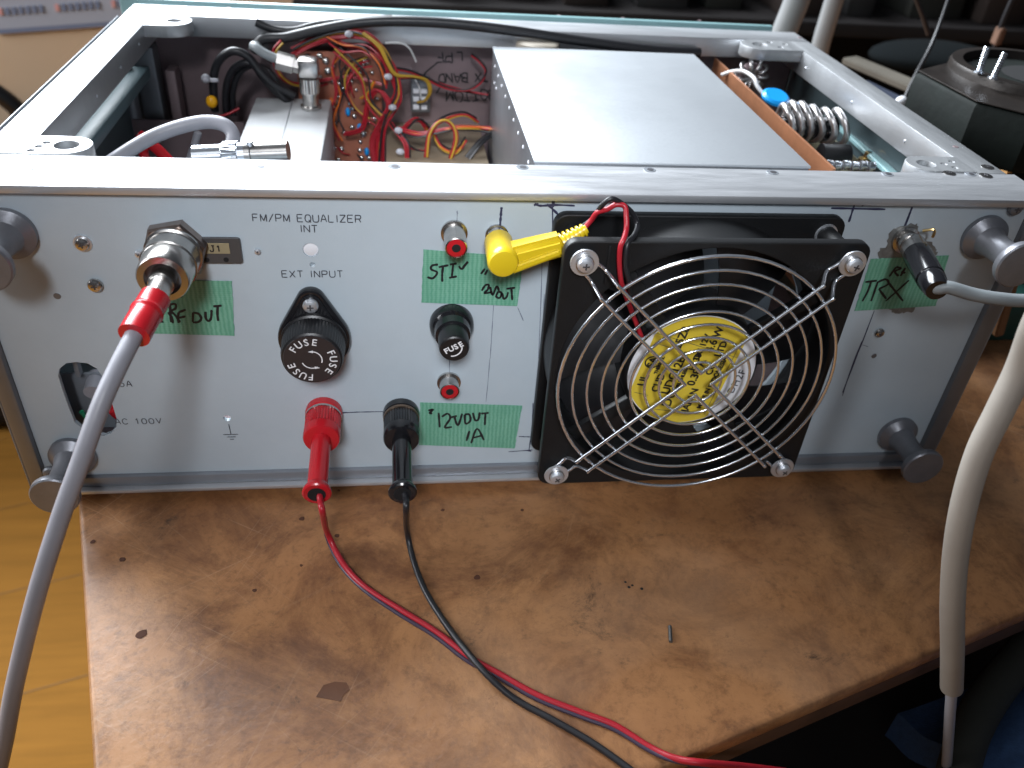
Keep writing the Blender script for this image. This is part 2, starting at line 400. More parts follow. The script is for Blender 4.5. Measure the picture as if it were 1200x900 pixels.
# pan-head cross screw facing -y, local
def screw_mesh(r, h=None, cross=True):
    h = h or r*.7
    head = lathe((0, 0, 0), (0, -1, 0), [(0, r), (h*.45, r), (h*.8, r*.82), (h, r*.45)], 20)
    return head
def cross_mesh(r, y):
    a = box(-r*.42, r*.42, y-.0001, y, -r*.10, r*.10); b = box(-r*.10, r*.10, y-.00015, y, -r*.42, r*.42)
    return join('cross', [a, b], None)
SC = {}
def add_screw(parent, loc, r, m=None, rot=0, axis='y', label=None):
    key = (round(r, 5), (m or m_screw).name)
    if key not in SC:
        a = screw_mesh(r); b = cross_mesh(r, -r*.7)
        SC[key] = (a, b)
        a.materials.append(m or m_screw); b.materials.append(m_slot)
    a, b = SC[key]
    rr = (0, rot, 0) if axis == 'y' else (-PI/2, 0, rot)
    s = bpy.data.objects.new('screw', a); COL.objects.link(s); s.parent = parent
    s.location = Vector(loc) - ORG.get(parent.name, Vector((0, 0, 0))); s.rotation_euler = rr
    if label: s['label'] = label
    if parent.parent is None:
        c = bpy.data.objects.new('cross_slot', b); COL.objects.link(c); c.parent = s
    return s

# ================================================================ SETTING
TZ = -.085
floor = single('floor', box(-3.5, 3.5, -2.0, 4.2, -.79, -.78), m_floor, None, None, kind='structure')
# floor boards: thin dark joints between wide planks
jm = []
for k in range(-12, 20):
    jm.append(box(-3.4+.0, 3.4, .18*k, .18*k+.0014, -.7797, -.7794))
me = join('floor_joints', jm, None)
me.transform(Matrix.Rotation(math.radians(17), 4, 'Z'))
single('floor_joint', me, mat('floor_joint_dirt', (.17, .082, .018), .7), None, None, kind='structure')

# desk: rotated about 17.5 degrees to the case
def desk_outline():
    A = Vector((-.2242, -.1326, 0)); ux = Vector((math.cos(.305), math.sin(.305), 0)); uy = Vector((-math.sin(.305), math.cos(.305), 0))
    # front-left corner far below the picture's edge
    e = (Vector((-.2242, -.1326, 0)) - Vector((-.2644, -.004, 0))).normalized()
    return A, ux, uy, e
FL = Vector((-.2030, -.2030, 0))
ux = Vector((math.cos(.306), math.sin(.306), 0)); uy = Vector((-math.sin(.306), math.cos(.306), 0))
desk = thing('desk', 'worn brown workbench desk with scuffed and pitted top under the open case', 'desk', (0, 0, -.78))
def desk_box(w_, d_, z0, z1, bev, ou=0.0, ov=0.0):
    me = box(ou, ou+w_, ov, ov+d_, z0, z1, bev, 3)
    me.transform(Matrix.Translation(FL) @ Matrix(((ux.x, uy.x, 0, 0), (ux.y, uy.y, 0, 0), (0, 0, 1, 0), (0, 0, 0, 1))))
    return me
part('top', desk_box(1.25, .60, TZ-.009, TZ, .0026), m_desk, desk)
part('edge_board', desk_box(1.246, .596, TZ-.0225, TZ-.0092, .001, .002, .002), m_deskedge, desk)
part('apron', desk_box(1.19, .03, TZ-.11, TZ-.0222, .002, .03, .05), m_deskedge, desk)
for (a, b) in ((.03, .04), (1.15, .04), (.03, .50), (1.15, .50)):
    part('leg', desk_box(.055, .055, -.78, TZ-.0225, .003, a, b), m_deskedge, desk)
# pits, stains and ink specks in the worn top
pit = []
for (x, y, _z), r in zip([(-0.2216, -0.0782, -0.0850), (-0.2382, -0.0391, -0.0850), (-0.2528, -0.0281, -0.0850), (-0.1653, -0.0188, -0.0850), (-0.1491, -0.0302, -0.0850), (-0.1634, -0.0468, -0.0850), (-0.1813, -0.0592, -0.0850), (-0.1011, -0.0165, -0.0850), (-0.0885, -0.0579, -0.0850), (-0.0638, -0.0184, -0.0850), (-0.1497, -0.0010, -0.0850), (-0.1204, -0.0111, -0.0850)],
                    (.0021, .0013, .0011, .0013, .0011, .0007, .0009, .0009, .0013, .0008, .0007, .0007)):
    pit.append(lathe((x, y, TZ+.0001), (0, 0, 1), [(0, r), (.00012, r*.92)], 9))
    for v_ in pit[-1].vertices: v_.co.x += random.uniform(-.2, .2)*r; v_.co.y += random.uniform(-.2, .2)*r
part('pit', join('pit', pit, None), mat('desk_pit', (.085, .030, .015), .8), desk, kind='stuff')
part('stain', poly_sheet([(-0.1529, -0.1110, -0.0849), (-0.1504, -0.1062, -0.0849), (-0.1464, -0.1050, -0.0849), (-0.1419, -0.1057, -0.0849), (-0.1406, -0.1087, -0.0849), (-0.1430, -0.1111, -0.0849), (-0.1438, -0.1135, -0.0849), (-0.1473, -0.1125, -0.0849)], .00008, (0, 0, 1)), m_stain, desk, label='small brown varnish stain')
blot = []
for (cx, cy, _z) in [(-0.0243, -0.0643, -0.0849), (-0.0217, -0.0663, -0.0849), (-0.0180, -0.0684, -0.0849), (-0.0234, -0.0672, -0.0849)]:
    blot.append(lathe((cx, cy, TZ+.0001), (0, 0, 1), [(0, .0006+random.random()*.0005), (.0001, .0005)], 7))
part('ink_speck', join('ink_speck', blot, None), m_ink, desk, kind='stuff')
p0, p1 = [(-0.0113, -0.0891, -0.0842), (-0.0130, -0.0966, -0.0842)]
single('metal_pin', tube([p0, p1], .0008, 8, smooth=False), mat('dark_steel_pin', (.2, .2, .2), .4, .8), 'tiny grey metal pin lying alone on the brown desk right of the red lead', 'metal pin')

# ================================================================ THE CASE
case = thing('equipment_case', 'open rack equipment case of silver aluminium with grey blue rear panel full of sockets', 'equipment case', (-.067, .13, TZ))
XL, XR, ZT = -.2835, .1500, .0676
slot = [(-0.2591, -0.0164), (-0.2578, -0.0130), (-0.2546, -0.0103), (-0.2504, -0.0098), (-0.2464, -0.0105), (-0.2433, -0.0132), (-0.2421, -0.0172), (-0.2416, -0.0233), (-0.2411, -0.0323), (-0.2409, -0.0398), (-0.2420, -0.0442), (-0.2449, -0.0477), (-0.2478, -0.0489), (-0.2527, -0.0474), (-0.2560, -0.0445), (-0.2583, -0.0411), (-0.2588, -0.0330), (-0.2591, -0.0246)]
inth = [(-0.1536, 0.0415)][0]
eh = [(-0.1953, -0.0405)][0]
s1 = [(-0.1534, 0.0352)][0]
PXL, PXR, PZB, PZT = -.2765, .1420, -.0712, .0641
pm = plate([(PXL, PZB), (PXR, PZB), (PXR, PZT), (PXL, PZT)],
           [slot[::-1], circ(inth[0], inth[1], .0030, 24)[::-1], circ(eh[0], eh[1], .0016, 16)[::-1], circ(s1[0], s1[1], .0011, 12)[::-1], circ(0, 0, .056, 40)[::-1]], 0, .002, 0.0)
panel = part('rear_panel', pm, m_panel, case)
part('hole_plug', lathe((inth[0], .0012, inth[1]), (0, -1, 0), [(0, .0029), (.0006, .0029), (.0009, .0022)], 20), m_lwhite, panel)
# printed legends
GL = {'J': [[(.35,1),(.95,1)],[(.68,1),(.68,.2),(.45,0),(.15,.05),(.05,.25)]], 'A': [[(0,0),(.5,1),(1,0)],[(.2,.36),(.8,.36)]], 'C': [[(.95,.8),(.75,.97),(.4,1),(.1,.8),(0,.5),(.1,.2),(.4,0),(.75,.03),(.95,.2)]],
      'E': [[(.95,1),(0,1)],[(0,1),(0,0)],[(0,0),(.95,0)],[(0,.53),(.8,.53)]], 'F': [[(0,0),(0,1)],[(0,1),(.9,1)],[(0,.53),(.75,.53)]],
      'I': [[(.5,0),(.5,1)]], 'L': [[(0,1),(0,0)],[(0,0),(.85,0)]], 'M': [[(0,0),(0,1)],[(0,1),(.5,.1)],[(.5,.1),(1,1)],[(1,1),(1,0)]],
      'N': [[(0,0),(0,1)],[(0,1),(1,0)],[(1,0),(1,1)]], 'P': [[(0,0),(0,1)],[(0,1),(.65,1),(.93,.9),(.93,.6),(.65,.48),(0,.48)]],
      'Q': [[(.5,1),(.15,.9),(0,.5),(.15,.1),(.5,0),(.85,.1),(1,.5),(.85,.9),(.5,1)],[(.62,.28),(1,-.05)]], 'O': [[(.5,1),(.15,.9),(0,.5),(.15,.1),(.5,0),(.85,.1),(1,.5),(.85,.9),(.5,1)]],
      'R': [[(0,0),(0,1)],[(0,1),(.65,1),(.93,.9),(.93,.6),(.65,.5),(0,.5)],[(.6,.5),(.95,0)]], 'T': [[(0,1),(1,1)],[(.5,1),(.5,0)]],
      'U': [[(0,1),(0,.3),(.18,.04),(.5,0),(.82,.04),(1,.3),(1,1)]], 'V': [[(0,1),(.5,0)],[(.5,0),(1,1)]], 'X': [[(0,0),(1,1)],[(0,1),(1,0)]],
      'Z': [[(0,1),(1,1)],[(1,1),(0,0)],[(0,0),(1,0)]], '/': [[(0,-.05),(1,1.05)]], '1': [[(.2,.75),(.55,1)],[(.55,1),(.55,0)]],
      '0': [[(.5,1),(.15,.88),(.03,.5),(.15,.12),(.5,0),(.85,.12),(.97,.5),(.85,.88),(.5,1)]], '5': [[(.9,1),(.15,1)],[(.15,1),(.08,.55)],[(.08,.55),(.5,.66),(.9,.5),(.92,.2),(.6,0),(.2,.02),(0,.2)]],
      'B': [[(0,0),(0,1)],[(0,1),(.6,1),(.85,.85),(.8,.6),(0,.53)],[(.5,.53),(.95,.4),(.9,.1),(.6,0),(0,0)]], 'D': [[(0,0),(0,1)],[(0,1),(.5,1),(.95,.75),(.95,.25),(.5,0),(0,0)]],
      'K': [[(0,0),(0,1)],[(0,.4),(.9,1)],[(.3,.6),(.95,0)]], 'S': [[(.9,.85),(.5,1),(.1,.8),(.3,.55),(.8,.42),(.9,.15),(.5,0),(.05,.15)]], 'Y': [[(0,1),(.5,.5)],[(1,1),(.5,.5)],[(.5,.5),(.5,0)]]}
def engraved(body, h, cx, y, cz, wd, adv=1.0, rot=0, jit=0, pj=0):
    W = [(.18 if c == 'I' else .45 if c == ' ' else .62 if c in '/15' else .72)*h for c in body]; gap = .26*h*adv
    tot = sum(W) + gap*(len(body)-1); x = -tot/2; out = []
    for c, wc in zip(body, W):
        if c != ' ':
            for st in GL[c]:
                q = []
                for u, v in st:
                    u_ = .5 if c == 'I' else u
                    px_ = x + u_*wc + random.uniform(-pj, pj)*h; pz_ = (v-.5)*h + random.uniform(-pj, pj)*h
                    q.append((cx + px_*math.cos(rot) - pz_*math.sin(rot), cz + px_*math.sin(rot) + pz_*math.cos(rot)))
                out.append(q)
        x += wc + gap
    return stroke_mesh(out, wd, y, .00006, jit)
t0 = [(-0.1539, 0.0549), (-0.1536, 0.0506), (-0.1537, 0.0311), (-0.2324, -0.0411), (-0.2337, -0.0210), (-0.1950, -0.0438), (-0.1954, -0.0497)]
pr = [engraved('FM/PM EQUALIZER', .00295, t0[0][0], -.00010, t0[0][1], .00037), engraved('INT', .0029, t0[1][0], -.00010, t0[1][1], .00037),
      engraved('EXT INPUT', .0029, t0[2][0], -.00010, t0[2][1], .00037, 1.15), engraved('AC 100V', .0029, t0[3][0], -.00010, t0[3][1], .00034, 1.2),
      engraved('5A', .0029, t0[4][0], -.00010, t0[4][1], .00034, 1.2)]
for me, nm in zip(pr, ('equalizer_legend', 'int_legend', 'input_legend', 'mains_legend', 'current_legend')): part(nm, me, m_print, panel)
gx, gz = t0[5]; gz2 = t0[6][1]
part('ground_symbol', stroke_mesh([[(gx, gz), (gx+.0002, gz2)], [(gx-.0031, gz2), (gx+.0033, gz2)], [(gx-.0017, gz2-.0014), (gx+.0022, gz2-.0014)], [(gx-.0006, gz2-.0027), (gx+.0012, gz2-.0027)]], .0004, -.0001, .00006, 0), m_print, panel)
# hand-drawn layout lines
ink = [(-0.0676, 0.0620), (-0.0653, 0.0612), (-0.0594, 0.0616), (-0.0518, 0.0614)]
lines = [ink, [(-0.0679, 0.0614), (-0.0661, 0.0619)], [(-0.0602, 0.0659), (-0.0603, 0.0616), (-0.0603, 0.0607)], [(-0.0628, 0.0619), (-0.0607, 0.0602), (-0.0581, 0.0578)],
         [(-0.0587, 0.0524), (-0.0582, 0.0519)],
         [(0.0542, 0.0619), (0.0778, 0.0617)], [(0.0637, 0.0664), (0.0637, 0.0617), (0.0638, 0.0559)], [(0.0672, 0.0635), (0.0676, 0.0629)],
         [(0.0893, 0.0628), (0.0893, 0.0580), (0.0892, 0.0526)], [(0.0892, 0.0624), (0.0893, 0.0612)],
         [(-0.0804, 0.0604), (-0.0805, 0.0566), (-0.0805, 0.0508)], [(-0.0804, 0.0599), (-0.0805, 0.0566)]]
part('marker_line', stroke_mesh(lines, .00085, -.0001, .00008, .3), m_bink, panel, kind='stuff')
lines2 = [[(0.0898, 0.0131), (0.0897, -0.0051), (0.0893, -0.0325)], [(0.0893, -0.0032), (0.0891, -0.0185), (0.0898, -0.0343)],
          [(-0.1461, -0.0389), (-0.1401, -0.0385), (-0.1273, -0.0385)], [(-0.1461, -0.0386), (-0.1411, -0.0386)],
          [(-0.0609, 0.0640), (-0.0585, 0.0361), (-0.0589, -0.0106)], [(-0.0602, -0.0352), (-0.0595, -0.0492), (-0.0598, -0.0639)],
          [(-0.0653, -0.0548), (-0.0585, -0.0553)], [(-0.0695, -0.0642), (-0.0641, -0.0639), (-0.0581, -0.0635)], [(-0.0614, -0.0637), (-0.0586, -0.0643)]]
part('thin_marker_line', stroke_mesh(lines2, .00045, -.0001, .00008, .3), m_bink, panel, kind='stuff')
lines3 = [[(-0.0811, 0.0165), (-0.0811, 0.0034), (-0.0811, -0.0103)], [(-0.0813, -0.0103), (-0.0814, -0.0213), (-0.0818, -0.0340)], [(-0.0987, -0.0101), (-0.0987, -0.0176)],
          [(-0.0974, 0.0588), (-0.0974, 0.0508)], [(-0.0978, 0.0584), (-0.0970, 0.0576)], [(-0.0965, 0.0165), (-0.0966, 0.0173)], [(-0.0709, 0.0155), (-0.0680, 0.0090)],
          [(-0.0630, 0.0445), (-0.0613, 0.0182), (-0.0598, -0.0106)], [(0.0903, -0.0051), (0.0934, -0.0062)], [(-0.0602, 0.0219), (-0.0591, -0.0007)]]
part('pencil_line', stroke_mesh(lines3, .00030, -.0001, .00006, .4), m_pencil, panel, kind='stuff')
# scraped bare metal round the right-hand jack
def blob(pts, y, wob=.0006):
    Q = smooth_path([(p[0], y, p[1]) for p in pts], 5, True)
    return poly_sheet([q + Vector((random.uniform(-wob, wob), 0, random.uniform(-wob, wob))) for q in Q], .00008)
part('scrape_mark', blob([(0.0833, 0.0519), (0.0903, 0.0551), (0.0946, 0.0547), (0.0969, 0.0500), (0.1053, 0.0458), (0.1084, 0.0421), (0.1045, 0.0371), (0.0918, 0.0371), (0.0837, 0.0392), (0.0817, 0.0435), (0.0847, 0.0451)], -.0001), m_scraped, panel)
part('scrape_mark', blob([(0.0951, 0.0161), (0.1001, 0.0172), (0.1073, 0.0160), (0.1082, 0.0131), (0.1032, 0.0117), (0.0985, 0.0125)], -.0001), m_scraped, panel)

# frame rails
def rail_holes(us, r): return [circ(x, y, r, 14)[::-1] for x, y in us]
front_rail = part('front_rail', box(XL, XR, -.0030, .0255, PZT+.0002, ZT, .0005), m_alu, case)
part('front_rail_web', box(-.2590, .1318, .0235, .0255, .050, PZT+.0001, .0003), m_alu, case)
part('rear_rail', box(XL+.008, .1465, .2440, .2680, .0560, ZT, .0005), m_alu, case)
part('bottom_rail', box(-.2700, .1420, -.0020, .016, -.0768, PZB-.0002, .0006), m_dullalu, case)
part('bottom_lip', box(-.2700, .1420, -.0048, .016, -.0790, -.0770, .0005), m_alu, case)
lr = part('side_rail', box(-.2755, -.2595, .0257, .2438, .0540, ZT, .0005), m_alu2, case)
rr_ = part('side_rail', box(.1320, .1465, .0257, .2438, .0540, ZT, .0005), m_alu2, case)
part('corner_post', box(XL, PXL-.0002, -.0030, .010, -.0790, PZT, .0012), m_darkalu, case)
part('corner_post', box(PXR+.0002, XR, -.0030, .010, -.0790, PZT, .0012), m_darkalu, case)
part('post_highlight_edge', box(XL-.0010, XL-.0002, -.0020, .262, -.0780, .062, .0003), m_dullalu, case)  # added lighter strip draws the highlight line along each post
part('post_highlight_edge', box(XR+.0002, XR+.0010, -.0020, .262, -.0780, .062, .0003), m_dullalu, case)
# side covers, floor and far wall of the box
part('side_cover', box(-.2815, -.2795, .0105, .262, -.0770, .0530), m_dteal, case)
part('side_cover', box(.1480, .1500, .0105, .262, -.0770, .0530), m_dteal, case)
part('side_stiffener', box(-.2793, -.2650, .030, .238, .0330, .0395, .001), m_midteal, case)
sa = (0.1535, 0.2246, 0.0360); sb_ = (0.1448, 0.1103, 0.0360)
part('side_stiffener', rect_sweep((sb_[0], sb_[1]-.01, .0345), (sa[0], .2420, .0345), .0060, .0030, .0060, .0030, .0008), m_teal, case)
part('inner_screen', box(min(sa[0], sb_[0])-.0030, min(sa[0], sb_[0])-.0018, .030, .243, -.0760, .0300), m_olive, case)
part('bottom_plate', box(-.2780, .1460, .0170, .2660, -.0780, -.0765), m_inner, case)
part('inner_wall', box(-.2790, .1470, .2620, .2640, -.0760, .0558), m_inner, case)
part('front_fascia', box(-.2850, .1330, .2720, .2765, -.0790, .0700, .0015), m_teal, case)
part('middle_shelf', box(-.1260, -.0640, .1600, .2615, .0000, .0016), m_innertan, case)
part('partition', box(-.2790, -.2130, .2300, .2315, -.0760, .0100), m_inner, case)
part('upright', lathe((-0.2785, 0.2350, -0.0189), (0, 0, 1), [(0, .0045), (.066, .0045)], 14), m_foot, case)
x_, y_, z_ = (-0.2682, 0.2400, 0.0378)
part('upright', box(x_-.006, x_+.006, y_, y_+.014, -.07, z_+.012, .001), m_darkalu, case)
part('upright', box(x_+.010, x_+.016, y_+.003, y_+.016, -.07, z_-.002, .001), m_inner, case)
# corner brackets: D-shaped ears with holes
def ear(P, holes, z0, z1):
    return plate(P, [h[::-1] for h in holes], z0, z1, 0.0004, axis='z')
zE = ZT + .0003
e1 = [(-.2735, .0045)] + [(-.2440, .0045)] 
def dshape(x0, x1, y0, y1, side):
    # straight on the rail sides, round at the free end (side = +1 free end to +x)
    r = (y1-y0)/2*.98; cy = (y0+y1)/2
    if side > 0: return [(x0, y0), (x1-r, y0)]+circ(x1-r, cy, r, 14, -PI/2, PI/2, True)+[(x1-r, y1), (x0, y1)]
    return [(x1, y1), (x0+r, y1)]+circ(x0+r, cy, r, 14, PI/2, 3*PI/2, True)+[(x0+r, y0), (x1, y0)]
ears = [(-.2680, -.2370, .0260, .0450, 1, [(-.2465, .0355, .0046), (-.2545, .0375, .0014), (-.2560, .0335, .0013), (-.2575, .0292, .0013), (-.2630, .0292, .0013)]),
        (-.2600, -.2350, .2190, .2430, 1, [(-.2445, .2310, .0040), (-.2530, .2360, .0014), (-.2530, .2260, .0014)]),
        (.0960, .1330, .2190, .2430, -1, [(.1080, .2310, .0045), (.1170, .2370, .0016), (.1200, .2260, .0016), (.1260, .2340, .0014)]),
        (.1040, .1325, .0262, .0440, -1, [(.1130, .0350, .0040), (.1215, .0350, .0013), (.1245, .0310, .0012), (.1270, .0380, .0012)])]
for x0, x1, y0, y1, sd, hs in ears:
    e = part('corner_ear', ear(dshape(x0, x1, y0, y1, sd), [circ(a, b, r, 16) for a, b, r in hs], ZT-.0065, zE), m_alu2, case)
# countersunk holes and screws along the rails
hole_pts = [(-0.2202, 0.0141, 0.0676), (-0.1719, 0.0182, 0.0676), (-0.1211, 0.0207, 0.0676), (-0.0700, 0.0224, 0.0676), (-0.0171, 0.0223, 0.0676), (0.0361, 0.0221, 0.0676), (0.0883, 0.0227, 0.0676)]
def dimple(loc, r):
    g = part('screw_hole', lathe((loc[0], loc[1], ZT+.00005), (0, 0, 1), [(0, r*1.35), (.00012, r*1.30)], 22), m_dullalu, case)
    h = part('recess', lathe((loc[0]+.0003, loc[1]-.0002, ZT+.0002), (0, 0, 1), [(0, r*.75), (.0001, r*.72)], 14), m_slot, g)
def flush_screw(loc, r):
    g = part('countersunk_screw', lathe(loc, (0, 0, 1), [(0, r*1.08), (.00012, r*1.08), (.00014, r*.98), (.00035, r*.80), (.0004, r*.4)], 22), m_nickel, case)
    cm = cross_mesh(r, 0); cm.transform(Matrix.Translation((loc[0], loc[1], loc[2]+.0004)) @ Matrix.Rotation(random.random(), 4, 'Z') @ Matrix.Rotation(-PI/2, 4, 'X'))
    part('cross_slot', cm, m_slot, g)
for p in hole_pts: dimple(p, .0019)
for p in [(-0.2523, 0.0117, 0.0676), (0.1281, 0.0245, 0.0676)]: dimple(p, .0018)
for p in [(-0.2605, 0.0121, 0.0676), (-0.2431, 0.0129, 0.0676), (0.1183, 0.0250, 0.0676), (0.1345, 0.0229, 0.0676), (0.1415, 0.0329, 0.0676)]: flush_screw((p[0], p[1], ZT+.0001), .0026)
for p in [(-0.2568, 0.0435, 0.0676), (-0.2680, 0.2280, 0.0676), (-0.2614, 0.2625, 0.0676), (-0.2520, 0.2643, 0.0676), (-0.2429, 0.2660, 0.0676), (-0.2202, 0.2682, 0.0676), (0.1408, 0.0579, 0.0676), (0.1443, 0.2541, 0.0676), (-0.0114, 0.2864, 0.0676), (0.0325, 0.2873, 0.0676), (0.0869, 0.2897, 0.0676)]:
    part('rail_hole', lathe((p[0], p[1], ZT+.00005), (0, 0, 1), [(0, .0014), (.0001, .0013)], 12), m_inner, case)
for y_, z_ in ((.165, .060), (.12, .0595), (.205, .061)):
    part('rail_rivet', lathe((-.2595, y_, z_), (1, 0, 0), [(0, .0008), (.0004, .0006)], 10), m_screw, case)
for y_, z_ in ((.21, .060), (.145, .060), (.085, .060)):
    part('rail_rivet', lathe((.1320, y_, z_), (-1, 0, 0), [(0, .0009), (.0004, .0006)], 10), m_screw, case)

# spool feet at the four corners of the panel
foot_prof = [(0, .0098), (.0022, .0098), (.0030, .0088), (.0050, .0066), (.0090, .0056), (.0150, .0054), (.0205, .0058), (.0225, .0070), (.0232, .0094), (.0240, .0098), (.0262, .0098), (.0268, .0092)]
fm = lathe((0, 0, 0), (0, -1, 0), foot_prof, 40)
for x, z in ((-.2605, .0480), (.1265, .0500), (-.2629, -.0593), (.1265, -.0585)):
    inst('spool_foot', fm, m_foot, case, (x, -.0001, z))
fm2 = lathe((0, 0, 0), (0, 0, -1), [(0, .009), (.0055, .0085)], 20)
for x, y in ((-.25, .03), (.12, .03), (-.25, .24), (.12, .24)):
    inst('rubber_foot', fm2, m_black, case, (x, y, -.0792))

# panel screws and small holes
def onp(px): return px
for (x, z), r, m_ in zip([(-0.2362, 0.0438), (-0.2354, 0.0264), (-0.1735, 0.0410), (-0.2171, 0.0397), (0.0960, 0.0018), (0.1350, 0.0633), (-0.2726, -0.0660)],
                         (.0026, .0028, .0012, .0015, .0022, .0032, .0034),
                         (m_nickel, m_nickel, m_screw, m_screw, m_nickel, m_darkalu, m_darkalu)):
    add_screw(case, (x, -.0004 if x > -.27 and x < .14 else -.0032, z), r, m_, random.random()*1.5)
(xw, zw), (xv, zv), (xh, zh) = [(-0.2362, 0.0438), (-0.2505, 0.0212), (0.0981, -0.0114)]
part('washer', lathe((xw, -.0001, zw), (0, -1, 0), [(0, .0034), (.0004, .0033)], 20), m_screw, case)
part('panel_hole', lathe((xv, -.0001, zv), (0, -1, 0), [(0, .0014), (.0001, .0013)], 14), m_darkalu, case)
part('panel_hole', lathe((xh, -.0001, zh), (0, -1, 0), [(0, .0013), (.0001, .0012)], 14), m_darkalu, case)
# J1 tag plate
jp = [(-0.1959, 0.0470), (-0.1788, 0.0471), (-0.1788, 0.0362), (-0.1963, 0.0358)]
jx0, jx1, jz0, jz1 = jp[0][0], jp[2][0]-.0005, jp[2][1], jp[0][1]
j1 = part('tag_plate', plate(rrect(jx0, jx1, jz0, jz1, .0012), [], -.0013, -.0001, .0002), mat('dark_tinted_steel_plate', (.10, .10, .105), .35, .35, var=.2), case, label='dark steel plate carrying the paper tag J1')
(lx, lz), (hx1, hz1), (hx2, hz2) = [(-0.1887, 0.0428), (-0.1854, 0.0379), (-0.1925, 0.0378)]
part('paper_tag', box(lx-.0044, lx+.0052, -.0016, -.0014, lz-.0022, lz+.0022), mat('tan_paper_tag', (.30, .25, .15), .5), j1)
part('tag_print', engraved('J1', .0025, lx, -.0018, lz, .00045), m_ink, j1)
for a, b in ((hx1, hz1), (hx2, hz2)): part('tag_hole', lathe((a, -.00135, b), (0, -1, 0), [(0, .0010), (.0001, .0010)], 12), m_hole, j1)

# inside the mains opening
part('mains_bracket', box(-.2640, -.2400, .0120, .0135, -.0540, -.0240, .0004), m_dullalu, case)
part('mains_bracket', box(-.2560, -.2540, .0080, .0118, -.0230, -.0050, .0003), m_dullalu, case)
part('mains_terminal', lathe((-.2500, .006, -.0300), (0, 1, .2), [(0, .0040), (.010, .0042), (.011, .003)], 18), m_greywire, case)
part('red_sleeve', tube([(-.2440, .0065, -.0380), (-.2435, .009, -.0430), (-.2440, .016, -.052)], .0030, 12), m_red, case)
part('green_sleeve', tube([(-.2570, .0060, -.0400), (-.2560, .008, -.0460), (-.2550, .012, -.054)], .0010, 8), mat('green_wire', (.02, .25, .12), .4), case)

# ---- fuse holders
fx, fz = -.1547, .0023
fs = [(-0.1548, 0.0202)][0]
fh = part('large_fuse_holder', plate(hull2((fs[0], fs[1]), .0058, (fx, fz), .0146), [], -.0042, -.0001, .0010), m_gloss, case, label='large black fuse holder with a drop shaped base')
part('raised_rim', plate(hull2((fs[0], fs[1]-.0004), .0042, (fx, fz), .0122), [], -.0052, -.0040, .0005), m_gloss, fh)
part('fuse_cap', lathe((fx, -.0050, fz), (0, -1, 0), [(0, .0134), (.0012, .0134), (.0018, .0128), (.0100, .0124), (.0118, .0119), (.0124, .0112)], knurl=(2, 3, 60, .00035)), m_black, fh)
part('cap_face', lathe((fx, -.0174, fz), (0, -1, 0), [(0, .0112), (.0004, .0110)], 40), mat('worn_black_cap_face', (.028, .024, .026), .30), fh)
yF = -.0180
for k, a0 in enumerate((112, -8, -128)):
    for i, chh in enumerate('FUSE'):
        a = math.radians(a0 + 32 - i*21.5); r = .0083
        me = text_on_front(chh, .0043, fx + r*math.cos(a), yF, fz + r*math.sin(a), a - PI/2, offset=.00004)
        part('fuse_letter', me, m_wprint, fh)
for a0, a1 in ((80, -20), (200, 300)):
    st = [(fx+.0040*math.cos(math.radians(a0+(a1-a0)*t/10)), fz+.0040*math.sin(math.radians(a0+(a1-a0)*t/10))) for t in range(11)]
    part('arrow_mark', stroke_mesh([st], .00045, yF, .00006, 0), m_wprint, fh)
for a in (88, 292):
    cx, cz = fx+.0040*math.cos(math.radians(a)), fz+.0040*math.sin(math.radians(a))
    sg = -1 if a == 88 else 1
    part('arrow_head', poly_sheet([(cx+sg*.0014, yF, cz-.0001), (cx-sg*.0006, yF, cz+.0006), (cx-sg*.0006, yF, cz-.0006)], .0001), m_wprint, fh)
add_screw(fh, (fs[0], -.0054, fs[1]-.0002), .0031, m_screw, .4, label='bright cross head screw')
cs = cross_mesh(.0031, -.0031*.7); cs.transform(Matrix.Translation((fs[0], -.0054, fs[1]-.0002))); part('cross_slot', cs, m_slot, fh)

gx_, gz_ = -.0984, .0081
f2 = part('small_fuse_holder', lathe((gx_, -.0001, gz_), (0, -1, 0), [(0, .0092), (.0010, .0093), (.0040, .0090), (.0052, .0082), (.0060, .0076), (.0100, .0072), (.0104, .0062)], 40), m_gloss, case, label='small round black fuse holder')
part('fuse_cap', lathe((gx_, -.0104, gz_), (0, -1, 0), [(0, .0062), (.0080, .0062), (.0092, .0058), (.0096, .0052)], 36), m_black, f2)
for i, chh in enumerate('FUSE'):
    part('fuse_letter', text_on_front(chh, .0034, gx_-.0032+i*.0019, -.0202, gz_-.0008+i*.00105, .50, offset=.0001), m_wprint, f2)
st = [(gx_-.0010+.0040*math.cos(math.radians(a)), gz_+.0008+.0040*math.sin(math.radians(a))) for a in range(-95, 6, 10)]
part('arrow_mark', stroke_mesh([st], .00055, -.0202, .00006, 0), m_wprint, f2)

# ---- phono jacks
def rca(x, z, L_, lab):
    j = part('phono_jack', lathe((x, -.0001, z), (0, -1, 0), [(0, .0052), (.0012, .0052), (.0014, .0043), (L_, .0042), (L_+.0002, .0038), (L_-.001, .0034)], 32), m_nickel, case, label=lab)
    ins = lathe((x, -L_+.0012, z), (0, -1, 0), [(0, .0036), (.0013, .0036), (.0014, .0032)], 28)
    part('insert', ins, m_red, j); part('socket_hole', lathe((x, -L_-.0003, z), (0, -1, 0), [(0, .0017), (.0001, .0016)], 20), m_hole, j)
rca(-.0984, .0497, .0135, 'upper phono jack with red insert'); rca(-.0988, -.0224, .0075, 'lower phono jack with red insert')

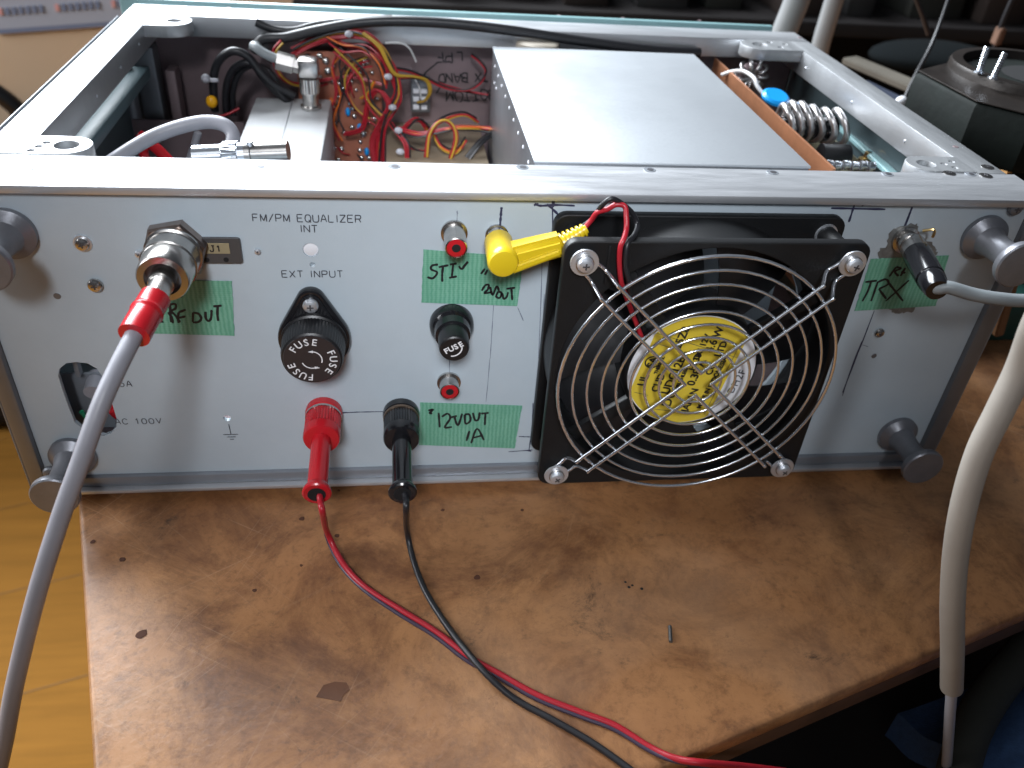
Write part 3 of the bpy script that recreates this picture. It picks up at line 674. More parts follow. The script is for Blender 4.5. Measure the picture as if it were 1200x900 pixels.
# ---- binding posts
def post(x, z, m_, lab):
    b = part('binding_post', lathe((x, -.0001, z), (0, -1, 0), [(0, .0080), (.0015, .0082), (.0035, .0080), (.0040, .0070), (.0052, .0070)], 36), m_, case, label=lab)
    part('metal_ring', lathe((x, -.0044, z), (0, -1, 0), [(0, .0079), (.0012, .0079)], 36), m_oldgold if m_ is m_gloss else m_nickel, b)
    part('knob', lathe((x, -.0056, z), (0, -1, 0), [(0, .0074), (.0006, .0077), (.0085, .0077), (.0090, .0078), (.0128, .0078), (.0138, .0074), (.0142, .0060)], knurl=(1, 2, 36, .0005)), m_, b)
post(-.1535, -.0377, m_red, 'red binding post'); post(-.1198, -.0391, m_gloss, 'black binding post')

# ---- big N socket of the panel (nut only; the plug is its own thing)
part('hex_nut', hexnut((-.2031, -.0001, .0423), (0, -1, 0), .0122, .0048, .20), m_brown_nickel, case, label='large tarnished hexagonal socket nut')
part('trx_socket', lathe((.0913, -.0001, .0484), (0, -1, 0), [(0, .0058), (.0015, .0058), (.0018, .0045), (.0050, .0045)], 28), m_nickel, case)
part('yellow_side_socket', lathe((-.0816, -.0001, .0487), (0, -1, 0), [(0, .0046), (.0008, .0046), (.0010, .0040), (.0066, .0040)], 28), m_nickel, case)

# ================================================================ TAPES
def tape(name_lab, cor, strokes, wd, y=-.0002):
    # cor: four corners; edges cut slightly ragged
    P = []
    for i in range(4):
        a, b = cor[i], cor[(i+1) % 4]; n = 10 if i % 2 == 0 else 16
        for k in range(n):
            t = k/n; j = (random.uniform(-.00022, .00022) if i % 2 else random.uniform(-.00004, .00004))
            P.append((a[0]+(b[0]-a[0])*t + (j if i % 2 else 0), y, a[1]+(b[1]-a[1])*t + (0 if i % 2 else j)))
    cx = sum(p[0] for p in P)/len(P); cz = sum(p[2] for p in P)/len(P)
    t = thing('tape_label', name_lab, 'tape', (cx, 0, cz))
    part('tape', poly_sheet(P, .00018), m_tape, t)
    for s in strokes:
        part('lettering', stroke_mesh(s, wd, y-.0003, .00008), m_ink, t)
    return t
tape('strip of green tape handwritten RF OUT behind the big coaxial plug', [(-0.2175, 0.0287), (-0.1846, 0.0280), (-0.1868, 0.0026), (-0.2214, 0.0041)],
     [[[(-0.2095, 0.0178), (-0.2099, 0.0141), (-0.2104, 0.0093)], [(-0.2097, 0.0175), (-0.2075, 0.0178), (-0.2077, 0.0158), (-0.2098, 0.0146)], [(-0.2098, 0.0146), (-0.2083, 0.0126), (-0.2070, 0.0093)], [(-0.2107, 0.0141), (-0.2097, 0.0111), (-0.2098, 0.0089)]],
      [[(-0.2068, 0.0139), (-0.2075, 0.0111), (-0.2076, 0.0089)], [(-0.2068, 0.0139), (-0.2039, 0.0152)], [(-0.2074, 0.0113), (-0.2045, 0.0121)]],
      [[(-0.2013, 0.0138), (-0.2021, 0.0094)], [(-0.2013, 0.0138), (-0.1993, 0.0132), (-0.1986, 0.0110), (-0.2000, 0.0094), (-0.2022, 0.0092)]],
      [[(-0.1965, 0.0142), (-0.1968, 0.0112), (-0.1960, 0.0098), (-0.1948, 0.0112), (-0.1941, 0.0150)]],
      [[(-0.1932, 0.0166), (-0.1899, 0.0170)], [(-0.1914, 0.0168), (-0.1921, 0.0132), (-0.1922, 0.0098)]],
      [[(-0.2138, 0.0101), (-0.2138, 0.0091)]]], .00100)
tape('green tape under the yellow plug, handwritten STI, with a second smudged word', [(-0.1103, 0.0422), (-0.0700, 0.0390), (-0.0712, 0.0163), (-0.1109, 0.0181)],
     [[[(-0.1044, 0.0357), (-0.1068, 0.0352), (-0.1071, 0.0335), (-0.1047, 0.0321), (-0.1064, 0.0295), (-0.1086, 0.0300)]],
      [[(-0.1042, 0.0345), (-0.1003, 0.0354)], [(-0.1024, 0.0348), (-0.1027, 0.0316), (-0.1026, 0.0279)]],
      [[(-0.0997, 0.0357), (-0.0970, 0.0362)], [(-0.0984, 0.0361), (-0.0988, 0.0302)], [(-0.0999, 0.0297), (-0.0968, 0.0304)]],
      [[(-0.0961, 0.0350), (-0.0948, 0.0338), (-0.0926, 0.0371)], [(-0.0925, 0.0369), (-0.0945, 0.0345)]],
      [[(-0.0871, 0.0315), (-0.0856, 0.0339)], [(-0.0855, 0.0311), (-0.0845, 0.0334)]],
      [[(-0.0864, 0.0237), (-0.0851, 0.0262), (-0.0837, 0.0264), (-0.0839, 0.0244), (-0.0852, 0.0226), (-0.0824, 0.0230)]],
      [[(-0.0830, 0.0255), (-0.0818, 0.0217), (-0.0804, 0.0258), (-0.0793, 0.0237)]],
      [[(-0.0796, 0.0234), (-0.0803, 0.0210), (-0.0788, 0.0203), (-0.0782, 0.0226), (-0.0796, 0.0234)]],
      [[(-0.0779, 0.0226), (-0.0771, 0.0199), (-0.0759, 0.0208), (-0.0755, 0.0230)]],
      [[(-0.0763, 0.0246), (-0.0727, 0.0251)], [(-0.0742, 0.0248), (-0.0735, 0.0192)]]], .00092)
tape('green tape beside the black binding post, handwritten 12V OUT 1A', [(-0.1114, -0.0335), (-0.0650, -0.0365), (-0.0668, -0.0620), (-0.1118, -0.0584)],
     [[[(-0.1030, -0.0395), (-0.1024, -0.0480)]], [[(-0.1015, -0.0419), (-0.0990, -0.0401), (-0.0977, -0.0428), (-0.1001, -0.0480), (-0.0968, -0.0479)]],
      [[(-0.0973, -0.0423), (-0.0947, -0.0415)], [(-0.0959, -0.0418), (-0.0941, -0.0471), (-0.0924, -0.0403)]],
      [[(-0.0912, -0.0408), (-0.0906, -0.0462), (-0.0885, -0.0444), (-0.0891, -0.0409), (-0.0912, -0.0408)]],
      [[(-0.0875, -0.0399), (-0.0863, -0.0442), (-0.0848, -0.0437), (-0.0844, -0.0397)]], [[(-0.0837, -0.0405), (-0.0802, -0.0401)], [(-0.0818, -0.0406), (-0.0817, -0.0472)]],
      [[(-0.0887, -0.0505), (-0.0898, -0.0565)]], [[(-0.0876, -0.0580), (-0.0852, -0.0493), (-0.0817, -0.0563)], [(-0.0867, -0.0547), (-0.0829, -0.0535)]],
      [[(-0.1077, -0.0381), (-0.1056, -0.0376), (-0.1070, -0.0396), (-0.1058, -0.0399)]]], .00105)
tape('green tape handwritten TRX at the right of the fan', [(0.0791, 0.0390), (0.1143, 0.0409), (0.1183, 0.0157), (0.0802, 0.0132)],
     [[[(0.0803, 0.0279), (0.0855, 0.0286)], [(0.0829, 0.0281), (0.0830, 0.0236), (0.0822, 0.0183)]],
      [[(0.0861, 0.0282), (0.0863, 0.0183)], [(0.0862, 0.0279), (0.0893, 0.0293), (0.0914, 0.0270), (0.0878, 0.0245)], [(0.0878, 0.0245), (0.0930, 0.0195)]],
      [[(0.0909, 0.0279), (0.1015, 0.0183)], [(0.1004, 0.0288), (0.0932, 0.0183)]],
      [[(0.0920, 0.0353), (0.0905, 0.0306)], [(0.0920, 0.0353), (0.0944, 0.0346), (0.0922, 0.0331), (0.0947, 0.0309)], [(0.0956, 0.0309), (0.0964, 0.0349)], [(0.0952, 0.0331), (0.0973, 0.0324)]]], .00100)

# ================================================================ FAN
fan = thing('cooling_fan', 'square black cooling fan with chrome wire guard and yellow label', 'fan', (0, -.002, -.06))
D0, D1 = -.0010, -.0276
hole = circ(0, 0, .0575, 72)[::-1]
pts4 = [(sx*.0525, sz*.0525) for sx in (-1, 1) for sz in (-1, 1)]
fr = part('frame', plate(rrect(-.06, .06, -.06, .06, .0050), [hole]+[circ(x, z, .0021, 14)[::-1] for x, z in pts4], D1, D1+.0042, .0006), m_fan, fan)
part('rear_flange', plate(rrect(-.06, .06, -.06, .06, .0050), [hole], D0-.0042, D0, .0006), m_fan, fan)
def ring_wall(r0, r1, y0, y1, n=72):
    V = []; F = []
    for k in range(n):
        a = 2*PI*k/n; c, s_ = math.cos(a), math.sin(a)
        V += [(r0*c, y0, r0*s_), (r1*c, y0, r1*s_), (r1*c, y1, r1*s_), (r0*c, y1, r0*s_)]
    for k in range(n):
        a = k*4; b = ((k+1) % n)*4
        for i in range(4): F.append((a+i, a+(i+1) % 4, b+(i+1) % 4, b+i))
    return finish_mesh('ring', V, F, 40)
part('duct', ring_wall(.0575, .0592, D1+.001, D0-.001), m_fan, fan)
for x, z in pts4:
    part('corner_pillar', lathe((x, D1+.0043, z), (0, 1, 0), [(0, .0040), (.0180, .0040)], 16), m_fan, fan)
# wire channel ribs in the corner and strut ledges
x0, _, z0 = (-0.0408, -0.0276, 0.0576)
for dx in (-.0028, .0036):
    part('wire_channel', box(x0+dx, x0+dx+.0010, D1-.0008, D1+.001, .0425, .0585, .0002), m_fan, fan)
part('hub', lathe((0, -.0040, 0), (0, -1, 0), [(0, .0290), (.0190, .0290), (.0212, .0284), (.0220, .0276)], 64), m_fan, fan)
for a in (127, 217, 307, 37):
    ar = math.radians(a); st = box(.024, .0585, -.0016, .0016, -.0030, .0030, .0004)
    st.transform(Matrix.Translation((0, D1+.0048, 0)) @ Matrix.Rotation(-ar, 4, 'Y')); part('strut', st, m_fan, fan)
# blades
def blade(k):
    V = []; F = []; nr, nc = 8, 7; a_off = 2*PI*k/7
    for side in (0, 1):
        for i in range(nr):
            t = i/(nr-1); r = .0285 + (.0562-.0285)*t
            span = math.radians(49 - 2*t); tw = .0150 - .0030*t
            for j in range(nc):
                u = j/(nc-1); a = a_off + span*(u-.5) + .25*t; y = -.0045 - tw*u - .0018*math.sin(PI*u) + side*.0011
                V.append((r*math.cos(a), y, r*math.sin(a)))
    n = nr*nc
    for i in range(nr-1):
        for j in range(nc-1):
            a = i*nc+j; F.append((a, a+1, a+nc+1, a+nc)); F.append((n+a+nc, n+a+nc+1, n+a+1, n+a))
    B = [i*nc for i in range(nr)]; T_ = [i*nc+nc-1 for i in range(nr)]
    for i in range(nr-1): F.append((B[i], B[i+1], n+B[i+1], n+B[i])); F.append((T_[i+1], T_[i], n+T_[i], n+T_[i+1]))
    for j in range(nc-1): F.append((j, n+j, n+j+1, j+1)); q = (nr-1)*nc+j; F.append((q+1, n+q+1, n+q, q))
    return finish_mesh('blade', V, F, 50)
for k in range(7): part('blade', blade(k), m_black, fan)
# label
LY = -.0262
lab = part('label', lathe((0, LY+.0002, 0), (0, -1, 0), [(0, .0272), (.0002, .0272)], 64), m_lwhite, fan, label='round white and yellow maker label')
ta = math.radians(-12)
def L2(u, v): return (u*math.cos(ta) - v*math.sin(ta), u*math.sin(ta) + v*math.cos(ta))
yl = []
R0 = .0268
for k in range(81):
    a = 2*PI*k/80; u, v = R0*math.cos(a), R0*math.sin(a); u = max(-.0225, min(.0165, u)); yl.append((*L2(u, v),))
yl2 = []
for p in yl:
    if not yl2 or (abs(p[0]-yl2[-1][0]) + abs(p[1]-yl2[-1][1])) > 1e-5: yl2.append(p)
if abs(yl2[0][0]-yl2[-1][0]) + abs(yl2[0][1]-yl2[-1][1]) < 1e-5: yl2.pop()
part('yellow_field', poly_sheet([(x, LY-.0001, z) for x, z in yl2], .0001), m_lyellow, lab)
tx = [('UDC12B4', .0052, -.0070, -.0020, 0), ('25Z8', .0050, -.0110, .0150, 0), ('CUD', .0044, -.0120, -.0080, 0), ('BRUSHLESS', .0022, -.0030, -.0040, 0), ('DC', .0058, -.0040, -.0150, 0),
      ('0.38 A', .0050, .0022, .0000, 0), ('4.6 W', .0048, .0030, .0170, 0), ('JAPAN', .0044, .0052, -.0140, 0), ('CO., LTD.', .0042, .0076, .0090, 0), ('MADE IN', .0027, .0108, -.0120, 0),
      ('INDONESIA', .0030, .0112, .0020, 0), ('UL', .0048, -.0188, -.0080, 0), ('SA', .0044, -.0185, .0014, 0), ('DC 12V', .0038, -.0008, .0125, 0), ('THERMAL', .0020, -.0150, .0005, 0), ('HL38', .0038, -.0005, .0050, 0)]
for s_, sz, u, v, _ in tx:
    x, z = L2(u, v)
    part('label_print', text_on_front(s_, sz, x, LY-.00035, z, PI/2+ta, offset=.00012), m_ink, lab)
x, z = L2(.0215, -.0010)
part('label_print', text_on_front('DH2F', .0046, x, LY-.0003, z, PI/2+ta-.05, 1.15), m_print, lab)
x, z = L2(-.0185, .0014)
part('approval_mark', stroke_mesh([[(x+.0030*math.cos(math.radians(a)), z+.0027*math.sin(math.radians(a))) for a in range(40, 330, 20)]], .0006, LY-.0004, .00006, 0), m_ink, lab)
ln = []
for u0, v0, u1, v1 in ((-.022, .0150, .0165, .0105), (-.021, .0105, -.0130, .0095), (-.0100, -.0215, .0130, -.0205), (.0145, -.020, .0145, .019), (-.0205, -.0145, -.0140, -.0150)):
    ln.append([L2(u0, v0), L2(u1, v1)])
part('label_rule', stroke_mesh(ln, .0002, LY-.00035, .00006, 0), m_print, lab)
# fan leads in the frame channel
# wire guard: nine rings, four looped arms
guard = thing('wire_fan_guard', 'round chrome wire finger guard screwed over the fan', 'fan guard', (0, -.030, -.058))
GY = -.0338
for k in range(9):
    r = .0100 + k*.00595
    ring = tube([(r*math.cos(2*PI*i/64), GY, r*math.sin(2*PI*i/64)) for i in range(64)], .00060 if k < 8 else .00072, 8, closed=True, smooth=False)
    part('ring', ring, m_chrome, guard)
for q, (sx, sz) in enumerate(((-1, 1), (1, 1), (1, -1), (-1, -1))):
    d = Vector((sx, 0, sz)).normalized(); n_ = Vector((-d.z, 0, d.x))
    yA = GY - .0014
    R1 = .07425                       # screw centre distance
    hw = .0040; lw = .0031
    def P_(s, t, y): v = d*s + n_*t; return (v.x, y, v.z)
    path = [P_(.0035, hw, yA), P_(.030, hw, yA), P_(.0585, hw, yA), P_(.0605, hw*.98, yA), P_(.0650, lw+.0004, D1-.0012), P_(.0690, lw, D1-.0010)]
    for a in range(120, -121, -20):
        ar = math.radians(a); path.append(P_(R1 + .0036*math.cos(ar), .0036*math.sin(ar), D1-.0010))
    path += [P_(.0690, -lw, D1-.0010), P_(.0650, -lw-.0004, D1-.0012), P_(.0605, -hw*.98, yA), P_(.0585, -hw, yA), P_(.030, -hw, yA), P_(.0035, -hw, yA)]
    part('arm', tube(path, .00078, 8, 4), m_chrome, guard)
    c = d*R1
    part('washer', lathe((c.x, D1-.0020, c.z), (0, -1, 0), [(0, .0054), (.0006, .0053)], 28), m_screw, guard)
    part('spring_washer', lathe((c.x, D1-.0026, c.z), (0, -1, 0), [(0, .0034), (.0010, .0034)], 24), m_nickel, guard)
    add_screw(guard, (c.x, D1-.0036, c.z), .0031, m_screw, .3*q)
# rear flange bolt head seen at the top right
add_screw(fan, (.0525, D0-.0048, .0525), .0032, m_screw, .2)
part('washer', lathe((.0525, D0-.0042, .0525), (0, -1, 0), [(0, .0048), (.0006, .0047)], 24), m_screw, fan)

# ================================================================ RF PLUG AND CABLE
nx, nz = -.2031, .0423
rf = thing('coaxial_cable', 'thick grey coaxial cable with nickel plug and red boot hanging at the left', 'cable', (nx, -.005, nz))
part('plug_body', lathe((nx, -.0049, nz), (0, -1, 0), [(0, .0102), (.0004, .0105), (.0014, .0105), (.0018, .0098), (.0088, .0096), (.0092, .0101), (.0098, .0101), (.0102, .0096), (.0190, .0092), (.0198, .0087), (.0199, .0064), (.0160, .0062)], 48), m_nickel, rf)
part('plug_bore', lathe((nx, -.0205, nz), (0, -1, 0), [(0, .0063), (.0005, .0062)], 30), m_darkalu, rf)
part('ferrule', lathe((nx, -.0170, nz), (0, -1, -.03), [(0, .0046), (.0110, .0045), (.0114, .0041), (.0195, .0040)], 32), m_nickel, rf)
boot_path = [Vector(p) for p in [(-0.2035, -0.0345, 0.0410), (-0.2047, -0.0400, 0.0398), (-0.2058, -0.0470, 0.0388), (-0.2070, -0.0535, 0.0375)]]
part('red_boot', tube(boot_path, lambda t: (.0056 if .42 < t < .50 else .0052) if t > .03 else .0047, 24, 10), m_red, rf)
cab = [Vector(p) for p in [(-0.2065, -0.0505, 0.0380), (-0.2083, -0.0575, 0.0355), (-0.2110, -0.0650, 0.0313), (-0.2150, -0.0735, 0.0240), (-0.2216, -0.0830, 0.0092), (-0.2300, -0.0910, -0.0091), (-0.2409, -0.1000, -0.0353), (-0.2537, -0.1080, -0.0696), (-0.2650, -0.1130, -0.1026), (-0.2839, -0.1180, -0.1521)]]
part('cable', tube(cab, .0030, 18, 10), m_greywire, rf)

# ================================================================ TEST LEADS
def lead(x, z, m_, mw, pts, lab, nm):
    t = thing('test_lead', lab, 'test lead', (x, -.02, z), 'banana plug test leads')
    part('banana_plug', lathe((x, -.0190, z), (0, -1, -.06), [(0, .0032), (.0008, .0040), (.0030, .0041), (.0270, .0041), (.0285, .0050), (.0300, .0057), (.0312, .0058), (.0318, .0052), (.0319, .0030)], 30), m_, t)
    part('plug_bore', lathe((x, -.0490, z-.0018), (0, -1, -.06), [(0, .0035), (.0021, .0036)], 22), m_hole, t)
    part('wire', tube(pts, .00130, 12, 8), mw, t)
    return t
redp = [(-.1535, -.0450, -.0393)] + [(-0.1520, -0.0530, -0.0406), (-0.1510, -0.0575, -0.0432)] + [(-0.1519, -0.0399, -0.0730), (-0.1455, -0.0491, -0.0820), (-0.1359, -0.0612, -0.0838), (-0.1212, -0.0741, -0.0838), (-0.1077, -0.0855, -0.0838), (-0.0950, -0.0985, -0.0838), (-0.0842, -0.1069, -0.0838), (-0.0707, -0.1171, -0.0838), (-0.0558, -0.1253, -0.0838), (-0.0442, -0.1314, -0.0838), (-0.0331, -0.1410, -0.0838), (-0.0255, -0.1468, -0.0820), (-0.0162, -0.1497, -0.0810), (0.0010, -0.1473, -0.0900), (0.0209, -0.1453, -0.1000)]
t_red = lead(-.1535, -.0377, m_red, m_redwire, redp, 'red banana plug lead curving across the desk to the lower right', 'red')
blkp = [(-.1198, -.0450, -.0407)] + [(-0.1186, -0.0530, -0.0407), (-0.1185, -0.0575, -0.0434)] + [(-0.1181, -0.0412, -0.0720), (-0.1157, -0.0489, -0.0815), (-0.1114, -0.0636, -0.0838), (-0.1041, -0.0810, -0.0835), (-0.0958, -0.0983, -0.0812), (-0.0879, -0.1101, -0.0815), (-0.0790, -0.1183, -0.0838), (-0.0659, -0.1280, -0.0838), (-0.0548, -0.1366, -0.0838), (-0.0464, -0.1444, -0.0838), (-0.0370, -0.1539, -0.0838)]
lead(-.1198, -.0391, m_gloss, m_blackwire, blkp, 'black banana plug lead crossing over the red wire on the desk', 'black')
# second dark conductor running along the red one
par = [(-0.1529, -0.0372, -0.0690), (-0.1524, -0.0377, -0.0790), (-0.1463, -0.0490, -0.0842), (-0.1362, -0.0626, -0.0842), (-0.1219, -0.0759, -0.0842), (-0.1082, -0.0873, -0.0842), (-0.0961, -0.0997, -0.0842), (-0.0846, -0.1081, -0.0842), (-0.0712, -0.1184, -0.0842), (-0.0564, -0.1266, -0.0842), (-0.0444, -0.1329, -0.0842), (-0.0334, -0.1423, -0.0838), (-0.0256, -0.1475, -0.0825), (-0.0143, -0.1500, -0.0830)]
part('dark_wire', tube(par, .00085, 10, 8), mat('purple_grey_wire', (.05, .035, .06), .4), t_red)

# ================================================================ YELLOW PLUG WITH FAN WIRES
yp = thing('yellow_plug', 'yellow right angle phono plug with red and black wires leading to the fan', 'plug', (-.0816, -.006, .0487))
yx, yz = -.0816, .0487
part('plug_body', lathe((yx, -.0064, yz), (0, -1, 0), [(0, .0050), (.0006, .0056), (.0140, .0058), (.0165, .0059), (.0180, .0052), (.0184, .0040)], 36), m_yellow, yp)
ya = Vector((-0.0807, -0.0170, 0.0472)); yb = Vector((-0.0578, -0.0170, 0.0542))
part('plug_arm', rect_sweep(ya, yb, .0100, .0104, .0082, .0088, .0022), m_yellow, yp)
part('grip_ridge', rect_sweep(ya+Vector((.002, -.0048, -.0022)), yb+Vector((-.002, -.0040, -.0016)), .0030, .0034, .0028, .0030, .0009), m_yellow, yp)
yc = Vector((-0.0489, -0.0150, 0.0596))
nrib = 6
prof = []
Ls = (yc-yb).length
for i in range(nrib):
    t = i/nrib*Ls; r = .0043 - .0019*i/nrib
    prof += [(t, r), (t+Ls/nrib*.45, r), (t+Ls/nrib*.5, r*.72), (t+Ls/nrib*.95, r*.70)]
part('strain_relief', lathe(yb-(yc-yb).normalized()*.001, (yc-yb), prof, 20), m_yellow, yp)
rw = [(-0.0509, -0.0155, 0.0591), (-0.0483, -0.0150, 0.0624), (-0.0468, -0.0165, 0.0662), (-0.0435, -0.0180, 0.0683), (-0.0407, -0.0185, 0.0703), (-0.0375, -0.0190, 0.0699), (-0.0370, -0.0215, 0.0670), (-0.0370, -0.0240, 0.0634), (-0.0385, -0.0278, 0.0612), (-0.0397, -0.0290, 0.0583), (-0.0390, -0.0290, 0.0513), (-0.0371, -0.0285, 0.0438), (-0.0339, -0.0262, 0.0369), (-0.0277, -0.0245, 0.0243), (-0.0209, -0.0245, 0.0108), (-0.0159, -0.0250, 0.0039)]
bw = [(-0.0515, -0.0150, 0.0596), (-0.0466, -0.0120, 0.0621), (-0.0459, -0.0180, 0.0696), (-0.0430, -0.0190, 0.0728), (-0.0385, -0.0175, 0.0705), (-0.0329, -0.0150, 0.0654), (-0.0305, -0.0160, 0.0610), (-0.0337, -0.0240, 0.0607), (-0.0366, -0.0275, 0.0596), (-0.0373, -0.0290, 0.0562), (-0.0366, -0.0292, 0.0507), (-0.0340, -0.0284, 0.0434), (-0.0305, -0.0240, 0.0337), (-0.0239, -0.0225, 0.0210), (-0.0159, -0.0225, 0.0077)]
part('red_wire', tube(rw, .00100, 10, 7), m_redwire, yp)
part('black_wire', tube(bw, .00100, 10, 7), m_blackwire, yp)

# ================================================================ TRX PLUG
tb = Vector((.0925, -.0045, .0478)); te = Vector((0.0870, -0.0330, 0.0457)); td = (te-tb).normalized()
tr = thing('black_plug', 'black phono plug with grey cable in the right hand jack above the TRX tape', 'plug', tb)
part('collar', lathe(tb, td, [(0, .0052), (.0070, .0052), (.0074, .0048)], 28), m_nickel, tr)
Lt = (te-tb).length
part('plug_body', lathe(tb+td*.0070, td, [(0, .0054), (.0012, .0056), (.0110, .0055), (Lt*.62, .0054), (Lt*.64, .0050), (Lt*.70, .0053), (Lt*.88, .0046), (Lt*.93, .0042)], 32), m_gloss, tr)
part('copper_strand', tube([tb+Vector((.003, .001, .006)), tb+Vector((.0065, -.001, .0075)), tb+Vector((.0075, -.0005, .004))], .0006, 6), m_gold, tr)
gc = [te-td*.004, te+td*.003] + [(0.0903, -0.0380, 0.0467), (0.0991, -0.0410, 0.0454), (0.1080, -0.0440, 0.0452), (0.1191, -0.0460, 0.0456), (0.1358, -0.0480, 0.0494)]
part('cable', tube(gc, .0026, 16, 8), m_greywire2, tr)

# ================================================================ TUBE AT THE RIGHT
hs = thing('sleeved_cable', 'pale grey plastic tube with a thin cable hanging past the right end of the desk', 'cable', (0.0944, -0.1250, -0.0846))
hp = [(0.0646, -0.1100, 0.0899), (0.0647, -0.1100, 0.0756), (0.0667, -0.1100, 0.0603), (0.0653, -0.1120, 0.0455), (0.0639, -0.1140, 0.0296), (0.0651, -0.1170, 0.0097), (0.0692, -0.1200, -0.0121), (0.0761, -0.1230, -0.0362), (0.0843, -0.1250, -0.0591), (0.0934, -0.1260, -0.0835)]
part('tube', tube(hp, .0042, 20, 6), m_hose, hs)
part('inner_cable', tube([hp[-2]] + [(0.0934, -0.1260, -0.0835), (0.0999, -0.1270, -0.1028), (0.1136, -0.1280, -0.1419), (0.1293, -0.1290, -0.1874)], .0021, 12, 6), m_greywire, hs)

# ================================================================ INSIDE THE CASE
sb = thing('shield_box', 'large flat silver aluminium shield box filling the right half of the case', 'shield box', (0, .12, -.0764))
part('body', box(-.0612, .0642, .0450, .2252, -.0762, .0605, .0004), mat('shaded_shield_side', (.30, .31, .33), .38, .85, var=.3, vscale=25), sb)  # darker than the lid: shade on the sides is put into the colour
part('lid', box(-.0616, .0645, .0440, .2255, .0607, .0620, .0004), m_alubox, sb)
rv = lathe((0, 0, 0), (-1, 0, 0), [(0, .0009), (.0003, .0009), (.0005, .0005)], 10)
for k in range(9): inst('rivet', rv, m_lwhite, sb, (-.0613, .060+k*.0185, .0550))
for k in range(2): inst('rivet', rv, m_lwhite, sb, (-.0613, .206-k*.010, .0460+.0*k))
sc_ = [[(-.040, .138), (-.036, .134)], [(-.034, .140), (-.031, .139)]]
mS = stroke_mesh(sc_, .0004, 0, .00005); mS.transform(Matrix(((1, 0, 0, 0), (0, 0, 1, 0), (0, -1, 0, .0621), (0, 0, 0, 1)))); part('scratch', mS, m_lwhite, sb)

wb = thing('white_filter_box', 'small white metal box inside the case with a coaxial elbow on its top', 'filter box', (-.18, .18, -.0764))
part('body', box(-.2045, -.1590, .0700, .2330, -.0762, .0250, .0015), m_white, wb)
part('lid_seam', box(-.1822, -.1818, .0720, .2310, .02495, .0252), m_darkalu, wb)
# vertical elbow connector
ex, ey = -.1700, .2150
el = thing('coaxial_elbow', 'silver right angle coaxial connector standing on the white box inside the case', 'connector', (ex, ey, .0252))
part('socket', lathe((ex, ey, .0253), (0, 0, 1), [(0, .0062), (.0015, .0062), (.0018, .0048), (.0080, .0048), (.0084, .0058), (.0095, .0058)], 28), m_nickel, el)
part('coupling_nut', lathe((ex, ey, .0348), (0, 0, 1), [(0, .0060), (.0080, .0060), (.0085, .0052)], 28, knurl=(0, 1, 24, .0003)), m_nickel, el)
part('elbow_body', box(ex-.0058, ex+.0062, ey-.0055, ey+.0055, .0434, .0545, .0022), m_nickel, el)
part('side_nut', lathe((ex-.0050, ey, .0492), (-1, 0, .25), [(0, .0044), (.0030, .0044), (.0034, .0054), (.0130, .0054), (.0136, .0040)], 6, hexs=True), m_nickel, el)
part('cable', tube([(ex-.015, ey, .0520), (ex-.024, ey+.002, .0550), (ex-.030, ey+.006, .0578), (ex-.031, ey+.014, .0560), (ex-.028, ey+.030, .0520)], .0027, 12), m_greywire2, el)

# BNC plug and grey coax loop near the front
c0 = Vector((-0.2047, 0.0575, 0.0560)); c1 = Vector((-0.1654, 0.0543, 0.0600)); cdv = (c1-c0).normalized(); Lc = (c1-c0).length
bn = thing('bayonet_connector', 'horizontal silver bayonet connector with grey cable loop just behind the front rail', 'connector', c0)
part('plug', lathe(c0, cdv, [(0, .0042), (Lc*.30, .0042), (Lc*.31, .0048), (Lc*.33, .0052), (Lc*.47, .0052), (Lc*.48, .0045), (Lc*.55, .0044)], 32, knurl=(3, 4, 26, .0003)), m_chrome, bn)
part('socket', lathe(c0+cdv*Lc*.55, cdv, [(0, .0047), (Lc*.06, .0047), (Lc*.07, .0042), (Lc*.45, .0042)], 28), m_nickel, bn)
part('bayonet_lug', lathe(c0+cdv*Lc*.60+Vector((0, -.001, .0030)), (0, 0, 1), [(0, .0016), (.0024, .0015)], 14), m_chrome, bn)
lp = [(-0.1951, 0.0850, 0.0480), (-0.1940, 0.0900, 0.0533), (-0.1981, 0.0930, 0.0569), (-0.2067, 0.0950, 0.0572), (-0.2181, 0.0940, 0.0549), (-0.2289, 0.0900, 0.0517), (-0.2374, 0.0840, 0.0482), (-0.2458, 0.0780, 0.0440), (-0.2561, 0.0720, 0.0384)]
part('cable', tube(lp, .0032, 16, 8), m_greywire, bn)

# circuit board with solder blobs and small parts
pc = thing('circuit_board', 'brown upright circuit board with silver solder joints behind the white box', 'circuit board', (-.152, .247, -.05))
BY = .2450
part('board', box(-.1800, -.1285, BY, BY+.0016, -.0450, .0500), m_pcb, pc)
bl = ball((0, 0, 0), .0020, (1, .8, 1), 12, 8)
random.seed(3)
used = []
for k in range(110):
    x = random.uniform(-.176, -.131); z = random.uniform(-.030, .048)
    if any((x-a)**2+(z-b)**2 < .0036**2 for a, b in used): continue
    used.append((x, z)); o = inst('solder_joint', bl, m_solder, pc, (x, BY-.0008, z)); s_ = random.uniform(.6, 1.35); o.scale = (s_, s_, s_)
for k, (x, z, m_) in enumerate(((-.150, .014, m_blue), (-.143, .004, m_blue), (-.160, .020, m_owire), (-.139, -.012, m_blue), (-.168, .036, m_gold))):
    part('capacitor', ball((x, BY-.002, z), .0020, (.8, .9, 1.4)), m_, pc)
for k in range(16):
    x = random.uniform(-.172, -.134); z = random.uniform(-.02, .045); a = random.uniform(0, PI)
    part('jumper', tube([(x-.005*math.cos(a), BY-.001, z-.005*math.sin(a)), (x, BY-.005, z), (x+.005*math.cos(a), BY-.001, z+.005*math.sin(a))], .0005, 6), m_blackwire if k % 2 else m_redwire, pc)
